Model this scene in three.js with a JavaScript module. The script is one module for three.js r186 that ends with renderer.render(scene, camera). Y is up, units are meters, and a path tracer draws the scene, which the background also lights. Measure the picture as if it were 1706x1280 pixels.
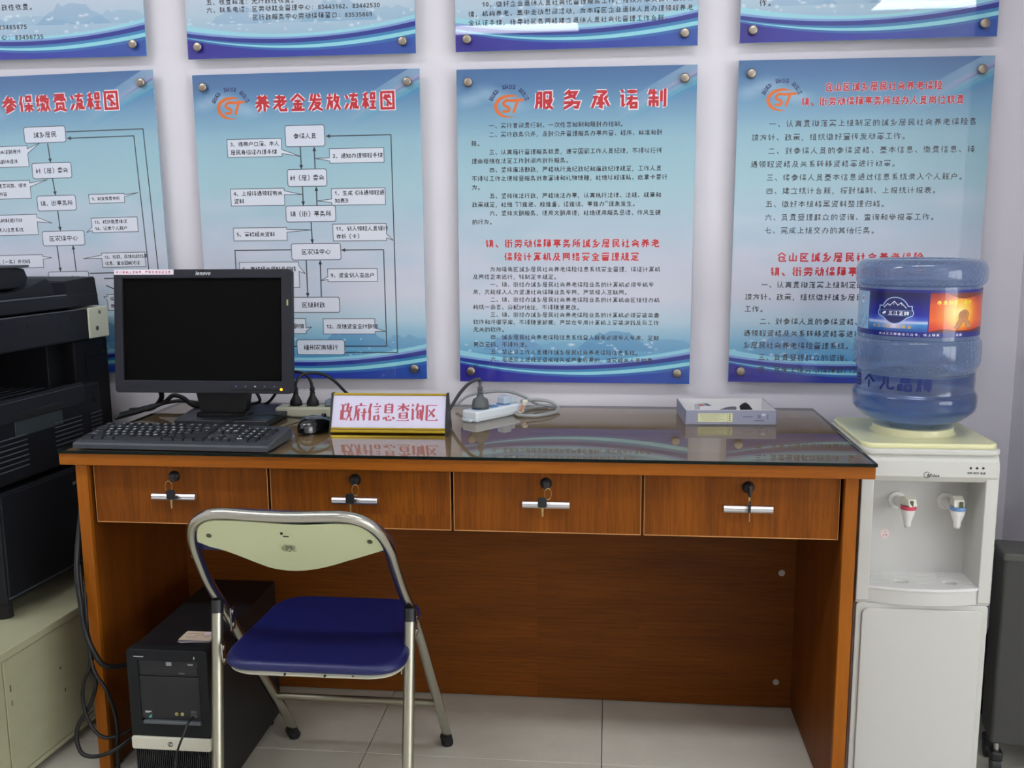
import * as THREE from 'three';
import { RoundedBoxGeometry } from 'three/addons/geometries/RoundedBoxGeometry.js';
import { mergeGeometries } from 'three/addons/utils/BufferGeometryUtils.js';
import { ImprovedNoise } from 'three/addons/math/ImprovedNoise.js';
import { RectAreaLightUniformsLib } from 'three/addons/lights/RectAreaLightUniformsLib.js';

// ---------------------------------------------------------------- camera, light, exposure
const scene = new THREE.Scene();
scene.background = new THREE.Color(0.93, 0.97, 1.0); // an overcast sky, seen only through the window of the right-hand bay
scene.backgroundIntensity = 6.6;
const FOCAL = 1568.7; // in pixels of the 1706 x 1280 frame
const camera = new THREE.PerspectiveCamera((2 * Math.atan(640 / FOCAL) * 180) / Math.PI, 1706 / 1280, 0.05, 40);
camera.rotation.order = 'YXZ';
camera.position.set(1.1805, 1.2165, 2.5046);
camera.rotation.set((-8.9779 * Math.PI) / 180, (5.9172 * Math.PI) / 180, (-0.4365 * Math.PI) / 180);
scene.add(camera);
const renderer = new THREE.WebGLRenderer({ antialias: true });
renderer.toneMapping = THREE.LinearToneMapping;
renderer.toneMappingExposure = 1.05;
renderer.shadowMap.enabled = true;
RectAreaLightUniformsLib.init();
const CEILING = 2.8;
// the ceiling lamps: centre x, centre z, length along x, width along z, brightness
const LAMPS = [[-0.6, 1.7, 1.2, 0.3, 16], [1.5, 1.7, 1.2, 0.3, 10], [0.33, 5.0, 1.2, 0.3, 10], [3.6, 4.6, 1.2, 0.3, 12]];
const LAMP_COLOR = new THREE.Color(0.96, 0.985, 1.06);
// ---------------------------------------------------------------- helpers
const used = new Map();
function numbered(name) { const n = used.get(name) ?? 0; used.set(name, n + 1); return n ? `${name}_${String(n).padStart(3, '0')}` : name; }
function tag(o, label, category, group) { o.userData.label = label; o.userData.category = category; if (group) o.userData.group = group; return o; }
function thing(name, label, category, [x, y, z] = [0, 0, 0], turn = 0, group) {
  const o = new THREE.Group(); o.name = numbered(name); o.position.set(x, y, z); o.rotation.y = turn; scene.add(o);
  return tag(o, label, category, group);
}
function join(g) {
  if (!Array.isArray(g)) return g;
  if (g.length === 1) return g[0];
  return mergeGeometries(g.map((k) => { const n = k.index ? k.toNonIndexed() : k.clone(); for (const a of Object.keys(n.attributes)) if (!['position', 'normal', 'uv'].includes(a)) n.deleteAttribute(a); if (!n.attributes.uv) n.setAttribute('uv', new THREE.BufferAttribute(new Float32Array(n.attributes.position.count * 2), 2)); return n; }));
}
function part(name, geometry, material, parent, label) {
  const m = new THREE.Mesh(join(geometry), material); m.name = name; m.castShadow = m.receiveShadow = true; parent.add(m);
  if (label) m.userData.label = label;
  return m;
}
function struct(name, geometry, material, parent = scene) { const m = part(name, geometry, material, parent); if (parent === scene) m.userData.kind = 'structure'; return m; }
const bx = (w, h, d, x, y, z, r = 0) => (r ? new RoundedBoxGeometry(w, h, d, 3, Math.min(r, w / 2.01, h / 2.01, d / 2.01)) : new THREE.BoxGeometry(w, h, d)).translate(x, y, z);
const span = (x0, x1, y0, y1, z0, z1, r = 0) => bx(x1 - x0, y1 - y0, z1 - z0, (x0 + x1) / 2, (y0 + y1) / 2, (z0 + z1) / 2, r);
const V = (x, y, z) => new THREE.Vector3(x, y, z);
function curve(points, tension = 0.5) { return new THREE.CatmullRomCurve3(points.map((p) => V(...p)), false, 'centripetal', tension); }
function tube(points, r, segments = 0, sides = 10) {
  const c = curve(points), g = new THREE.TubeGeometry(c, segments || points.length * 8, r, sides), n = c.getPoints(1), all = [g];
  for (const p of [c.getPoint(0), c.getPoint(1)]) all.push(new THREE.SphereGeometry(r * 0.99, 8, 6).translate(p.x, p.y, p.z));
  return join(all);
}
function rod(a, b, r, sides = 16, r2 = r) {
  const A = V(...a), B = V(...b), g = new THREE.CylinderGeometry(r2, r, A.distanceTo(B), sides);
  g.applyQuaternion(new THREE.Quaternion().setFromUnitVectors(V(0, 1, 0), B.clone().sub(A).normalize()));
  const m = A.add(B).multiplyScalar(0.5); return g.translate(m.x, m.y, m.z);
}
const lathe = (profile, sides = 48) => new THREE.LatheGeometry(profile.map(([r, y]) => new THREE.Vector2(r, y)), sides);
function extrude(points, depth, bevel = 0, holes = []) {
  const s = Array.isArray(points) ? new THREE.Shape(points.map(([x, y]) => new THREE.Vector2(x, y))) : points;
  for (const h of holes) s.holes.push(Array.isArray(h) ? new THREE.Path(h.map(([x, y]) => new THREE.Vector2(x, y))) : h);
  return new THREE.ExtrudeGeometry(s, { depth, bevelEnabled: bevel > 0, bevelSize: bevel, bevelThickness: bevel, bevelSegments: 2, curveSegments: 16 });
}
function roundRect(x0, y0, x1, y1, r, Kind = THREE.Shape) {
  const s = new Kind();
  s.moveTo(x0 + r, y0); s.lineTo(x1 - r, y0); s.absarc(x1 - r, y0 + r, r, -Math.PI / 2, 0); s.lineTo(x1, y1 - r); s.absarc(x1 - r, y1 - r, r, 0, Math.PI / 2);
  s.lineTo(x0 + r, y1); s.absarc(x0 + r, y1 - r, r, Math.PI / 2, Math.PI); s.lineTo(x0, y0 + r); s.absarc(x0 + r, y0 + r, r, Math.PI, 1.5 * Math.PI);
  return s;
}
// uv in metres from the largest part of the normal; turned puts the grain upright
function metric(g, turned = false, dx = 0, dy = 0) {
  const n = g.index ? g.toNonIndexed() : g, p = n.attributes.position, m = n.attributes.normal, uv = new Float32Array(p.count * 2);
  for (let i = 0; i < p.count; i++) {
    const a = Math.abs(m.getX(i)), b = Math.abs(m.getY(i)), c = Math.abs(m.getZ(i));
    let u, v;
    if (c >= a && c >= b) { u = p.getX(i); v = p.getY(i); } else if (a >= b) { u = p.getZ(i); v = p.getY(i); } else { u = p.getX(i); v = p.getZ(i); }
    uv[2 * i] = (turned ? v : u) + dx; uv[2 * i + 1] = (turned ? u : v) + dy;
  }
  n.setAttribute('uv', new THREE.BufferAttribute(uv, 2)); return n;
}
const noise = new ImprovedNoise();
function random(seed) { let s = seed >>> 0; return () => { s = (s * 1664525 + 1013904223) >>> 0; return s / 4294967296; }; }
function dataTexture(w, h, f, srgb = true) {
  const d = new Uint8Array(w * h * 4);
  for (let y = 0; y < h; y++) for (let x = 0; x < w; x++) { const c = f(x / w, y / h), i = (y * w + x) * 4; d[i] = c[0]; d[i + 1] = c[1]; d[i + 2] = c[2]; d[i + 3] = 255; }
  const t = new THREE.DataTexture(d, w, h); t.wrapS = t.wrapT = THREE.RepeatWrapping; t.magFilter = t.minFilter = THREE.LinearFilter; if (srgb) t.colorSpace = THREE.SRGBColorSpace; t.needsUpdate = true; return t;
}
function canvasTexture(w, h, draw) {
  const c = document.createElement('canvas'); c.width = w; c.height = h; draw(c.getContext('2d'), w, h);
  const t = new THREE.CanvasTexture(c); t.colorSpace = THREE.SRGBColorSpace; return t;
}
const std = (color, roughness = 0.5, o = {}) => new THREE.MeshStandardMaterial({ color, roughness, ...o });
const phys = (color, roughness = 0.5, o = {}) => new THREE.MeshPhysicalMaterial({ color, roughness, ...o });
// laminate with fine grain running along u
function wood(r, g, b, seed, contrast = 1) {
  return dataTexture(768, 768, (u, v) => {
    const w = noise.noise(u * 3, v * 6, seed) * 0.012, band = noise.noise(u * 2.5, v * 22 + w * 60, seed + 3), fine = noise.noise(u * 9, v * 260, seed + 7), pore = noise.noise(u * 26, v * 340, seed + 11);
    const k = 1 + contrast * (0.1 * band + 0.1 * fine - (pore > 0.35 ? 0.06 : 0));
    return [r * k, g * k * (1 + 0.03 * band), b * k].map((c) => Math.max(0, Math.min(255, c)));
  });
}
function speckle(r, g, b, amount, scale, seed) { return dataTexture(256, 256, (u, v) => { const k = 1 + amount * (noise.noise(u * scale, v * scale, seed) + 0.6 * noise.noise(u * scale * 4, v * scale * 4, seed + 5)); return [r * k, g * k, b * k].map((c) => Math.max(0, Math.min(255, c))); }); }
// a flat printed sheet facing +z
const decal = (w, h, x, y, z) => new THREE.PlaneGeometry(w, h).translate(x, y, z);
const printed = (w, h, draw, o = {}) => phys('#ffffff', o.roughness ?? 0.6, { map: canvasTexture(w, h, draw), ...(o.cut ? { alphaTest: 0.5 } : {}), ...(o.coat ? { clearcoat: 1, clearcoatRoughness: 0.02 } : {}) });

const M = {
  wall: std('#e4e0e6', 0.85), ceiling: std('#eceae6', 0.9), grout: std('#6a665e', 0.9),
  steel: std('#b9bab4', 0.25, { metalness: 1 }), chrome: std('#bdbbb0', 0.22, { metalness: 1 }), rubber: std('#121214', 0.8), blackPlastic: std('#17181b', 0.45), cord: std('#0f1012', 0.5),
  brass: std('#b8a070', 0.35, { metalness: 1 }), white: std('#e9e9e6', 0.4), screwCap: std('#a8a29a', 0.5),
};
// ---- a stroke alphabet for the Chinese print: basic parts drawn on a ten by ten grid ('.' adds a half, a = 10), the rest put together from them ----
const PARTS = `
一 05a5|二 1.28.2 09a9|三 1191 2585 09a9|七 05a4 4048599997|上 5059 5494 09a9|不 01a1 6107 535a 6.4.a8|与 3191 2025958869 07.67.|专 1191 04a4 41268659 4769
业 3.03.9 6.06.9 1326 9377 09a9|严 01a1 4145 6165 1224 9274 15a5 1.51.80a|个 5005 50a5 545a|中 1292961612 505a|为 2132. 03938968. 504.50a 5.5.6.7.|举 1123 4052 8163 04a4 3407 74a7 3676 2888 565a
之 4051 138328. 072849a9|乡 501363 632777 9.4690a|买 019183 3243 1445 06.a6. 525.60a 579a|事 01a1 2282842422 15.8588818 06.a6. 5059.49|互 01a1 413676 3.3.8.3.6.9 09a9|五 1191 4.13.9 1.48.48.9 09a9
交 5051. 01.a1. 3.2.15 6.2.95 74581a 34689a|人 504.40a 4.46.8aa|㔾 21818565 212839.9.9.9.7|仓头 500a 50aa|以 10173.6 3.24.4 80764a 6.69a|儿 30350a 606879a9a7|兄 2.08.08.42.42.0 4.44.70a 64688.9.a9.a8|入 3.05165aa 5.34.60a
公 4005 60a5 552a9. 769.a|六 5052. 03a3 3.50a 6.5aa|关 2.13.2. 7.16.2. 13.93. 06a6 53.5.60a 56aa|其 02a2 2.02.7. 7.07.7. 2.47.4 2.5.7.5. 07.a7. 3.80a 6.8aa|养 2.03.1. 7.06.1. 11.91. 2383 04.a4. 51.4.4.07. 54.a7. 3.63.81.a 6.66.a|内 1a12 12929989 505327 5378
农 030.1a193 504408 34.39.58. 8.46.6 4.4.78aa|几 21260a 21717899a9a7|出 505a 1.11.4.8.4. 8.18.4. 0.60.9.9.9. 9.69.9.|八 3.03.30a 6.06.3aa|刀 02928969. 5.24.60a|制左 2003 1282 05a5 505a 19.17979989|力 03938968. 504.50a|办 1.2.8.2.7.9.69 4.044.1a 1.4.07 8.4.a7|堇 01.a1. 3.03.2.6.2.6.0 1.3.8.3.8.5.1.5.1.3. 52.59. 17.87. 09.a9.
匕 9.21.5 2.02.83.9.9.9.9.7|区 9.11119.a9. 7.32.7. 2.3.7.7.|医 9.11119.a9. 4.22.4. 3.3.8.3. 2.5.8.5. 5.3.5.5.2.8. 5.5.8.8.|卡 5054. 5282 04.a4. 54.5a 5.6.87.|卸左 2.00.3 1.292 05a5 5259 2629. 56.86. 09.a8.|卩 1181865.6. 111a|参 502.2.7.2 6.17.2. 03.a3. 52.06. 5.3.a6. 6.52.7 7.6.28. 8.7.2a|及 2.17.16.4.8.4.6.7.3a 3.12.60a 3.4.6.8.aa
反 8.01.1 1.11.60a 2.3.8.3.6.7.2.a 3.56.8aa|发 2.01.3.9.3. 5044.0a 7082 4.5.8.5.6.82.a 4.66.8.aa|又 1191690a 1.2.5.8aa|口 1.28.28.91.91.2|丂 01a1 312.4.8.4.7.9.5.9|后 8.01.1. 1.11.5.0a 1.3.a3. 3.5.8.5.8.9.3.9.3.5.|叩 1.14.14.91.91.1 6.19.19.88.8 6.16.a
商 5051. 01.a1. 3.2.43. 6.2.63. 1a14949989 4.4.3.6 5.4.6.6 3.6.6.6.6.8.3.8.3.6.|四 1292991912 424.42.6. 62658.5.|囗 0.09.09.a0.a0.0|冬 3.00.4 2.27.260a 2.36.6.a9 4.6.6.7. 3.8.6.9.|玉 1.18.1 2585 5159 09a9 6.6.88|在 02.a2. 4.03407 2.4.2.a 4.5.9.5. 73.79. 3.9.a9.|存 02.a2. 4.03407 2.4.2.a 43.8.3.6.5. 6.5.6.9.59. 3.6.a6.|坚头 1.11.9 3.03.9. 5.19.174.59. 5.3a9
土 1.3.8.3. 5059. 09.a9.|士 03.a3. 5059 1.9.8.9.|处 2.00.4 22525.30a 1.4.48.a9. 7.07.7 7.3.9.5.|复 2.00.3 1.1.9.1. 2.38.38.62.62.3 2.4.8.4. 4.61.8. 3.77.75.9.0.a 3.86.9aa|卜 404a 4496|失 2.00.3. 1.2.8.2. 05.a5. 5055.0a 5.6aa|女 03a3 402.5.8a 7.36.61a|子 1.18.15.4 5459.3.9. 05a5|疋 1.18.1 5158. 5.4.8.4. 2.3.2.70a 2759.a9.
头 3.04.1. 22.34 05.a5. 5055.0a 5.6.9.a|申 1.28.28.71.71.2 1.4.8.4. 505a|亘 01a1 2.38.38.72.72.3 2.58.5 09.a9.|豕 01a1 4.10.4. 3.35.9.4a 4.4.0.7. 5.6.0.a 6.4.a9|谷 3.00.2. 6.0a2. 520.6 529.6 2.67.67.a2.a2.6|山 5059 13199993|冈 1a1191998.9 6.32.7. 3.3.7.7.|州 1.40.6. 2.02.50.a 3.44.6. 5.05.9. 6.47.6 9.09.a|工 1.18.1 5159 09a9
巾 19.12.92.98.7.8. 505a|长 2.02.9.58. 9.04.3. 05a5 4.56.8aa|带 02a2 2.02.4 5054 7.07.4 0.6.0.4.a4.9.6. 1.9.1.6.8.6.8.9.7.9. 54.5a|常 5052 2.13.2 7.16.2 0.40.2.a2.9.4 3.3.6.3.6.5.3.5.3.3. 1.9.1.6.8.6.8.9.7.9. 55.5a|并 3.04.1. 7.06.1. 12.92. 05.a5. 3.2.3.61a 6.2.6.a|予 1.17.14.3. 3.2.5.4. 04.a4.8.6. 5.4.5.9.49.|车 01.a1. 4.01.5.9.5. 4.3.4.a 07.a7.|兼 2.03.1. 7.06.1. 11.91. 23.8.3.8.7.27. 05.a5. 41.4a 6.1.6.a 4709. 6.7a9.|聿 505a 2181.84.24. 03a3 2.6.7.6. 08.a8.
开 1.18.1 05a5 3.13.60a 6.16.a|弓 1181841.4.17979946. 5.9.|虫 1.28.28.5.1.5.1.2 5059 08.98. 789.a|归 1.21.6. 3.03.61a 4.1.9.1.9.9. 5.59.5 4.99.9|录 2.18.18.4 2.2.8.2. 04a4 5459.4.9 253.6. 3.7.0.9. 8.56.6. 5.6a9.|心 1.40.8 333849797.7 4.15.3. 83a6.|必 1.40.8 333849797.7 4.15.3. 8.3.a6. 8.04.60.a
成 12.9.2. 1.2.1.60a 1.54.54.82.8 60678.9.9.9a7. 8.4.4.9. 8.09.1.|我 4.01.1. 04a4 3139.28. 075.5. 60678.9.9.9a7. 9559 8182.|或 02a2 1.44.44.71.71.4 0.9.58. 60678.9.9.9a7. 8.55a 8.09.1.|戈 0494. 40678.9.9.9a7. 8.63.a 7.08.1.|户 4.05.1. 1.2.8.2.8.5.1.5. 1.2.1.60a|户左 8.01.1 1.11.60a 1.3.8.3.8.6.1.6.|斤 8.01.1. 1.11.60a 1.4.a4. 6.4.6.a
手 7.02.1. 1.3.8.3. 06a6 5159.3.9|丸 0373788.9.a9.a7. 404.50a 1.4.4.7|承 2.18.15.3. 5.2.5.9.49 3.4.6.4. 3.66.6 2.7.7.7. 0.42.40a 93.7.5 7.4.a9|𠬝 111a 11818464 2.5.8.5.68.3a 3.66.8.aa|巨 9.11119.a9. 13.83.8717.|寸 03.a3. 6.06.9.59. 2577.|文 5051. 02.a2. 7.2.5.60a 2.2.4.6aa|方 5051. 02.a2. 4.2.450.a 4.58.58965.9.|无 1.18.1 04a4 514.50a 5.45.86.9.a9.a7.
日 2.08.08.a2.a2.0 2.58.5|更 01a1 1.2.8.2.8.61.61.2. 1.4.8.4. 514.6.0a 2658.aa|有 02a2 4.00.6 33.38. 3.3.8.3.8.9.7.9. 3.5.8.5. 3.7.8.7. 33.3.a|月 2.1270a 2.18.18.97.9. 2.48.4 2.6.8.6.|木 03.a3. 505a 53.08. 53.a8.|本 02.a2. 505a 52.07. 52.a7. 37.77.|才 03a3 6.06.9.59. 63.07.|厶 50197. 501.8.8.8 6.5.9a|乂 8.15.60a 1.14.6aa|果 2.08.08.42.42.0 2.28.2 06a6 505a 560a 56aa|示 2.17.1 04a4 5459.49 2.60.9 7.69.9
亥 5051. 01.a1. 5.1.2.4.6.4. 7.360.8. 97581a 5.7.9.a|欠 2.00.4 2.29.28.4. 5.35.60a 5.6aa|止 5059. 5.4.9.4. 1.3.1.9. 09.a9.|正 01a1 5159. 5.59.5 2.42.9. 09.a9.|歹 01a1 4.10.5. 3.3.8.3.671a 3.5.56.|朱 2.01.3. 22.92. 05.a5. 505a 5.5.09. 5.5.a9.|毒 1.18.1 2.2.8.2. 03.a3. 503. 5053. 2.4.1.9.8.9. 2.4.8.4.7.a 07a7 4.5.5.6. 4.7.5.8.|民 1.0.8.0.8.3.1.3. 1.0.1.9.58 1.69.6 5.3.6.7.8.9.9.9a7.
水 5059.49 0.33.30.8. 926.4. 5.4a9|世 03.a3. 2129.99. 4.04.6.7.6. 7.07.6.|主 5051. 12.92. 1.68.6 52.59. 09.a9.|千 8.02.1. 04.a4. 515a|㐬 5051. 01.a1. 51.2.4.7.4 6.3.8.5. 2.5.2.70.a 5.5.59. 7.5.7.99.99.8|步 5054. 5.28.2 2224. 04.a4. 54.57. 2.5.1.7. 8.5.680.a|片 202.60a 6063. 2.3.9.3. 2.66.66.a|卑 504.1. 1.1.8.1.8.5.1.5.1.1. 1.3.8.3. 07.a7. 6.5.6.a|牛 2.00.4 22.92. 05.a5. 5.05.a|勿 2.00.5 22928968. 5.2.0.8. 7.2.3.9.
王 1.18.1 2585 5159. 09.a9.|里 1.0.8.0.8.51.51.0. 1.2.8.2. 5059. 1797 09.a9.|生 2.00.4. 2.2.8.2. 1.68.6 5059. 09.a9.|用 2.1260a 2.18.18.97.9. 2.3.8.3. 2.6.8.6. 5.15.9.|由 1393991913 16.96. 5059|电 1.28.28.71.71.2 1.4.8.4. 5058.69.a9.a8|疒 505.1. 2.1.a1. 2.1.2.60.a 031.5 07.2.6|了 1.18.15.4 5.45959.3.9|癶 114.10.9 1.42.6 5.0a9 8.17.3. 9.48.6|豆 1191 2.38.38.62.62.3 37.49 7.76.9 09.a9.|白 503.2 1.28.28.9.1.9.1.2 1.5.8.5.
勺 3.00.5 2.2.9.2.8.9.6.9 35.57.|皿 09.a9. 1.9.1.18.18.9. 3.13.9. 6.16.9.|目 20808a2a20 2.3.7.3. 2.6.7.6.|看 8.02.1 1.2.8.2. 04.a4. 514.50a 36868a3a36 3787 3.8.8.8.|真 01.a1. 5053 2.38.38.7.2.7.2.3 2.4.8.4. 2.68.6 07.a7. 3.81a 6.89.a|矢 2.00.4 22.8.2. 05.a5. 52.5.60a 56aa|石 01a1 4.10.6. 2.4.8.4.8.9.2.9.2.4.|马 1.17.17.4.5. 312.59.599.7.9. 07.77.|礻 3.04.1. 0.3.8.3.0.7 4.5.4.a 5.68.8|乚 303.7.4.9.a9.a7.
畐 01a1 2.2.8.2.8.4.2.4.2.2. 1.5.8.5.8.a1.a1.5. 1.7.8.7. 55.5a|多 4.00.4 3171360.5. 4243. 6.41.8 5.5.a5.68.0.a 5.77.8|呈 2.0.7.0.7.3.2.3.2.0. 1.5.8.5. 2.7.7.7. 5.5.59. 09.a9.|九 0373788.9.a9.a7. 404.50a|囱 504.1. 1.1.8.1.8.9.1.9.1.1. 5.3.3.6 3.3.7.5.3.8. 3.5.7.8.|立 5051. 02.a2. 2.44 8 7.46.9 09.a9.|早 2.08.08.4.2.4.2.0 2.2.8.2. 06.a6. 54.5a|竹头 200.6 1.1.5.1. 3.24.6 6.05.6 61.a1. 8.29.6|朿 01.a1. 505a 1.6.1.3.8.3.8.6 5409. 54a9.
廾 03.a3. 3.03.40.a 6.06.a|㠯 1.9.1.0.8.0.8.41.4 1.5.8.5.8.9.1.9.|尃 01.a1. 1.2.8.2.8.6.1.6.1.2. 1.4.8.4. 5056. 8.09.1 07.a7. 7.6.7.9.69. 3.8.4.9.|系 8.01.1. 51.23.63. 7.2.268.6 7597 5659.49. 3.7.1.9. 6.7.9.9.|纟 5.01.3.5.3. 8.21.6.8.6 0.9.98.|己 1.0.8.0.8.4.1.4. 1.4.1.8.2.9.9.9.9.7.|戋 0.3.8.2. 0.69.4. 40678.9.9.9a7. 8.6.3.a 7.08.1.|且 2.0.7.0.7.9.2.9.2.0. 2.3.7.3. 2.6.7.6. 09.a9.|田 1191991911 1595 5159
𢀖 1.18.10.5. 5.2.a5. 1.6.8.6. 56.59. 09.a9.|色 3.00.3. 2.1.7.1.63. 1.3.8.3.8.6.1.6. 5.3.5.6. 1.3.1.8.2.9.9.9.9.7.|充 5051. 01.a1. 51.2.4.7.4 6.38.5. 3.5.3.70.a 6.5.6.88.9.a9.a8|卖 01.a1. 5053 139385 3.4.4.5. 2.5.3.6. 07a7 535.70a 579a|扁 505.1. 22828525 2.22.60a 3.9.3.6.9.6.9.9.89. 3.7.9.7. 5.6.5.9. 7.6.7.9.|网 1a11919989 4.22.6. 2.2.4.7 7.25.6. 5.2.7.7|君 1.18.18.51.5 03a3 4.14.50a 3.6.8.6.8.a3.a3.6.|羊 2.03.2 7.06.2 12.92. 1.5.8.5. 08a8 52.5a
老 1.1.7.1. 4.04.4 04a4 9154.08. 8.54.7 4.5.4.85.9.9.9.9.8|耳 01a1 2.12.8 7.17.a 2.3.7.3. 2.67.6 08.a8|自 504.1. 21.81.89.29.21. 2484 26.86.|佥 5004. 50a4. 3.47.4 2.5.3.8 4.5.5.8 8.5.6.8. 09.a9.|右 02.a2. 4.04408 46.96.9a4a46.|吕 2.0.7.0.7.3.2.3.2.0. 54.4.5. 1.68.68.9.1.9.1.6|亍 1.18.1 04a4 6469.4.9.|圭 1.18.1 5059. 03.a3. 1.6.8.6. 09.a9.|表 0.1.9.1. 1.38.3 04.a4. 5054. 4.4.08. 3639.5.8. 8.5.6.7. 5578aa|丬 6.06.a 1.23.4 06.6.5
衣 5051. 02.a2. 52.07 3539.5.8 8.46.6 4.3.6.7aa|覀 01a1 1.9.1.3.8.3.8.9.1.9. 3.13.9. 6.16.9.|夫 1.28.2 05.a5. 505.50a 5.6aa|见 2.6.2.0.7.0.7.6. 5.2.4.6.0a 5.65.8.6.9.a9.a8|十 04.a4. 505a|讠 2.04.1. 03.4.3.4.9.88|旬 2.00.4 2.1.9.1.8.9.79 2.46.46.8.2.8.2.4 2.66.6|吾 01a1 4.13.4. 1.2.7.2.7.4. 04.a4. 2.6.7.6.7.9.2.9.2.6.|兑 2.03.1. 7.06.1. 2.28.28.5.2.5.2.2 4.5.4.7.0a 65.68.8.9.a9.a8
青 1.18.1 2.2.7.2. 04a4 5054 2.a2.5.7.5.7.9.69. 2.77.7 2.8.7.8.|某 01.a1. 3.03.4.6.4.6.0 3363 06a6 54.5a 560a 56aa|象 4013 3.16.15.2. 2.2.8.2.8.4.2.4.2.2. 5.2.4.4.0.7 4.5.5.7.5.9.4a 56.0.9. 8.56.7 6.6.a9.|⺈ 3008 23835.8|贝 20.8 2.7.2.0.7.0.7.7. 5.3.4.7.0a 5.7.9.a|龶 1.18.1 2.48.4 08a8 5058|毌 2.17.17.8.2.8.2.1 05a5 5.15.8.|弗 1181841.4. 1.41.79799.8. 3.0360a 6.06.a
曾 2.03.1. 7.06.1. 1.28.28.5.1.5.1.2 52.55. 3.3.3.4. 6.3.6.4. 2.6.7.6.7.a2.a2.6. 2.87.8|走 1.1.8.1. 5054 04a4 548. 5458. 5.6.8.6. 2.5.2.80a 2.85.9.a9.|身 504.1. 21.26. 21.7.1.7.9.69. 237.3 2.57.5 0.6.7.6. 9.5.0.9.|車 01.a1. 4.01.5.9.5. 4.3.4.a 07.a7.|害 1.2.8.2. 1.48.4 06a6 5056 2.7.7.7.7.a2.a2.7.|云 1.18.1 04a4 4.418.8. 6.69.a|井 02.a2. 06a6 3.03.60a 6.06.a|韦 1.1.8.1. 0.49.4 06.96.8.8. 4.04.a|术 03.a3. 505a 53.08. 53.a8. 7.08.2
𠂤 504.1. 2.1.7.1.7.4.2.4. 2.1.2.9. 2.68.68.9.2.9.|艮 1.0.7.0.7.5.1.5. 1.3.7.3. 1.0.1.9.58. 8.66.7. 4.5.6.8.aa|甬 2.08.05.2. 4.1.6.2. 1.a1.38.38.97.9. 1.5.8.5. 1.7.8.7. 539.|禺 2.0.7.0.7.42.42.0. 2.2.7.2. 1a15.95.9989 505.8 3.8.7.7. 6.6.8.9|尊 3041. 7061. 02a2 1.3.8.3.8.6.1.6.1.3. 4.2.3.6. 5.2.5.5.8.5. 07.a7. 6.6.6.a5.a 2.8.4.9|咅 5051. 12.92. 32.3.4. 7.2.6.4. 05a5 2.6.7.6.7.9.2.9.2.6.|酉 01a1 1.9.1.3.8.3.8.9.1.9. 4.13.6.1.6. 6.16.6.8.6. 1.7.8.7.
重 7.02.1 02.a2. 23.83.86.26.23. 2585 5159. 1.88.8 09.a9.|金 5004 50a4 3474 1.68.6 5459. 2.73.9 7.76.9 09.a9.|钅 4.00.4 3282 2484 0.6.9.6. 4.4.4.9.9.8|门 1.02.1. 13.1a 4191998.9|阝 2.02.a 2.08.05.48.6.77.4.7|隹 2.00.4. 1.3.1.a 5.06.1. 1.2.9.2. 1.58.5 1.7.8.7. 1.9.a9. 5.2.5.9.|非 3.03.a 6.06.a 0.23.2 1.53.5 083.7. 6.29.2 6.59.5 6.7.a7.|页 01a1 514.2. 1.7.1.2.8.2.8.7. 5.4.4.7.0a 5.7.9.a|彡 8.01.3 93.1.6. 9.61.a|令 5004. 50a4. 45.4. 4.45.5. 1.68.65.8 4.8.6a
风 2.1260a 2.17.17.7.9.9.a8 6.33.7. 3.3.6.7.|饣 4.00.4 3181.64. 3.43.9.87.|贵 2.1.7.1.7.3.2.3.2.1. 505.4. 04.a4. 2.8.2.5.7.5.7.8. 57.4.8.0a 5.8.9.a|首 304.1. 706.1. 02a2 5.24.3. 2.3.7.3.7.9.2.9.2.3. 2.5.7.5. 2.7.7.7.|亻 6.00.5. 4.44.a|氵 3.17.3. 1.46 6 1a8.6.|扌 03a3 5.05.9.39 07a5|忄 5.05.a 1.30.6 7.3.9.5|彳 6.00.3. 7.3.0.7. 4.5.4.a|冫 3.17.4 19.8.6|刂 2.12.7 8.08.9.69|宀 505.2 0.7.0.2.a2.8.7.|艹 05a5 3.13.9 6.16.9|冖 0.8.0.2.a2.8.8.
⺌ 505a 1.23.7 8.26.7|爫 9.00.3 1.42.8. 4.4 5 8 9.46.9|灬 1.30.8 3.34.7. 5.36.7. 8.39.8|穴 505.1. 0.4.0.1.a1.8.4. 440.9. 5.4a9.|攵 2.00.5 22.92. 7.2.5.60a 2.46.7.aa|夂 3.00.4. 2.2.7.2.6.60a 2.47aa|彐 1.18.18.9. 2.58.5 0.9.8.9.|尸 1.0.8.0.8.3.1.3. 1.0.1.60a|厂 9.0.1.0. 1.0.1.60a|广 505.1. a1.1.1. 1.1.1.60a|辶 1.02.1. 0.3.2.3.1.5.2.7.1.9 09.2.85.9.a9.|廴 0.12.10.4 0.42.41.80a 0.66.9.a9.|勹 3.00.5 2.2.9.2.8.9.6.9|𠂇 02a2 4.00.6.
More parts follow.
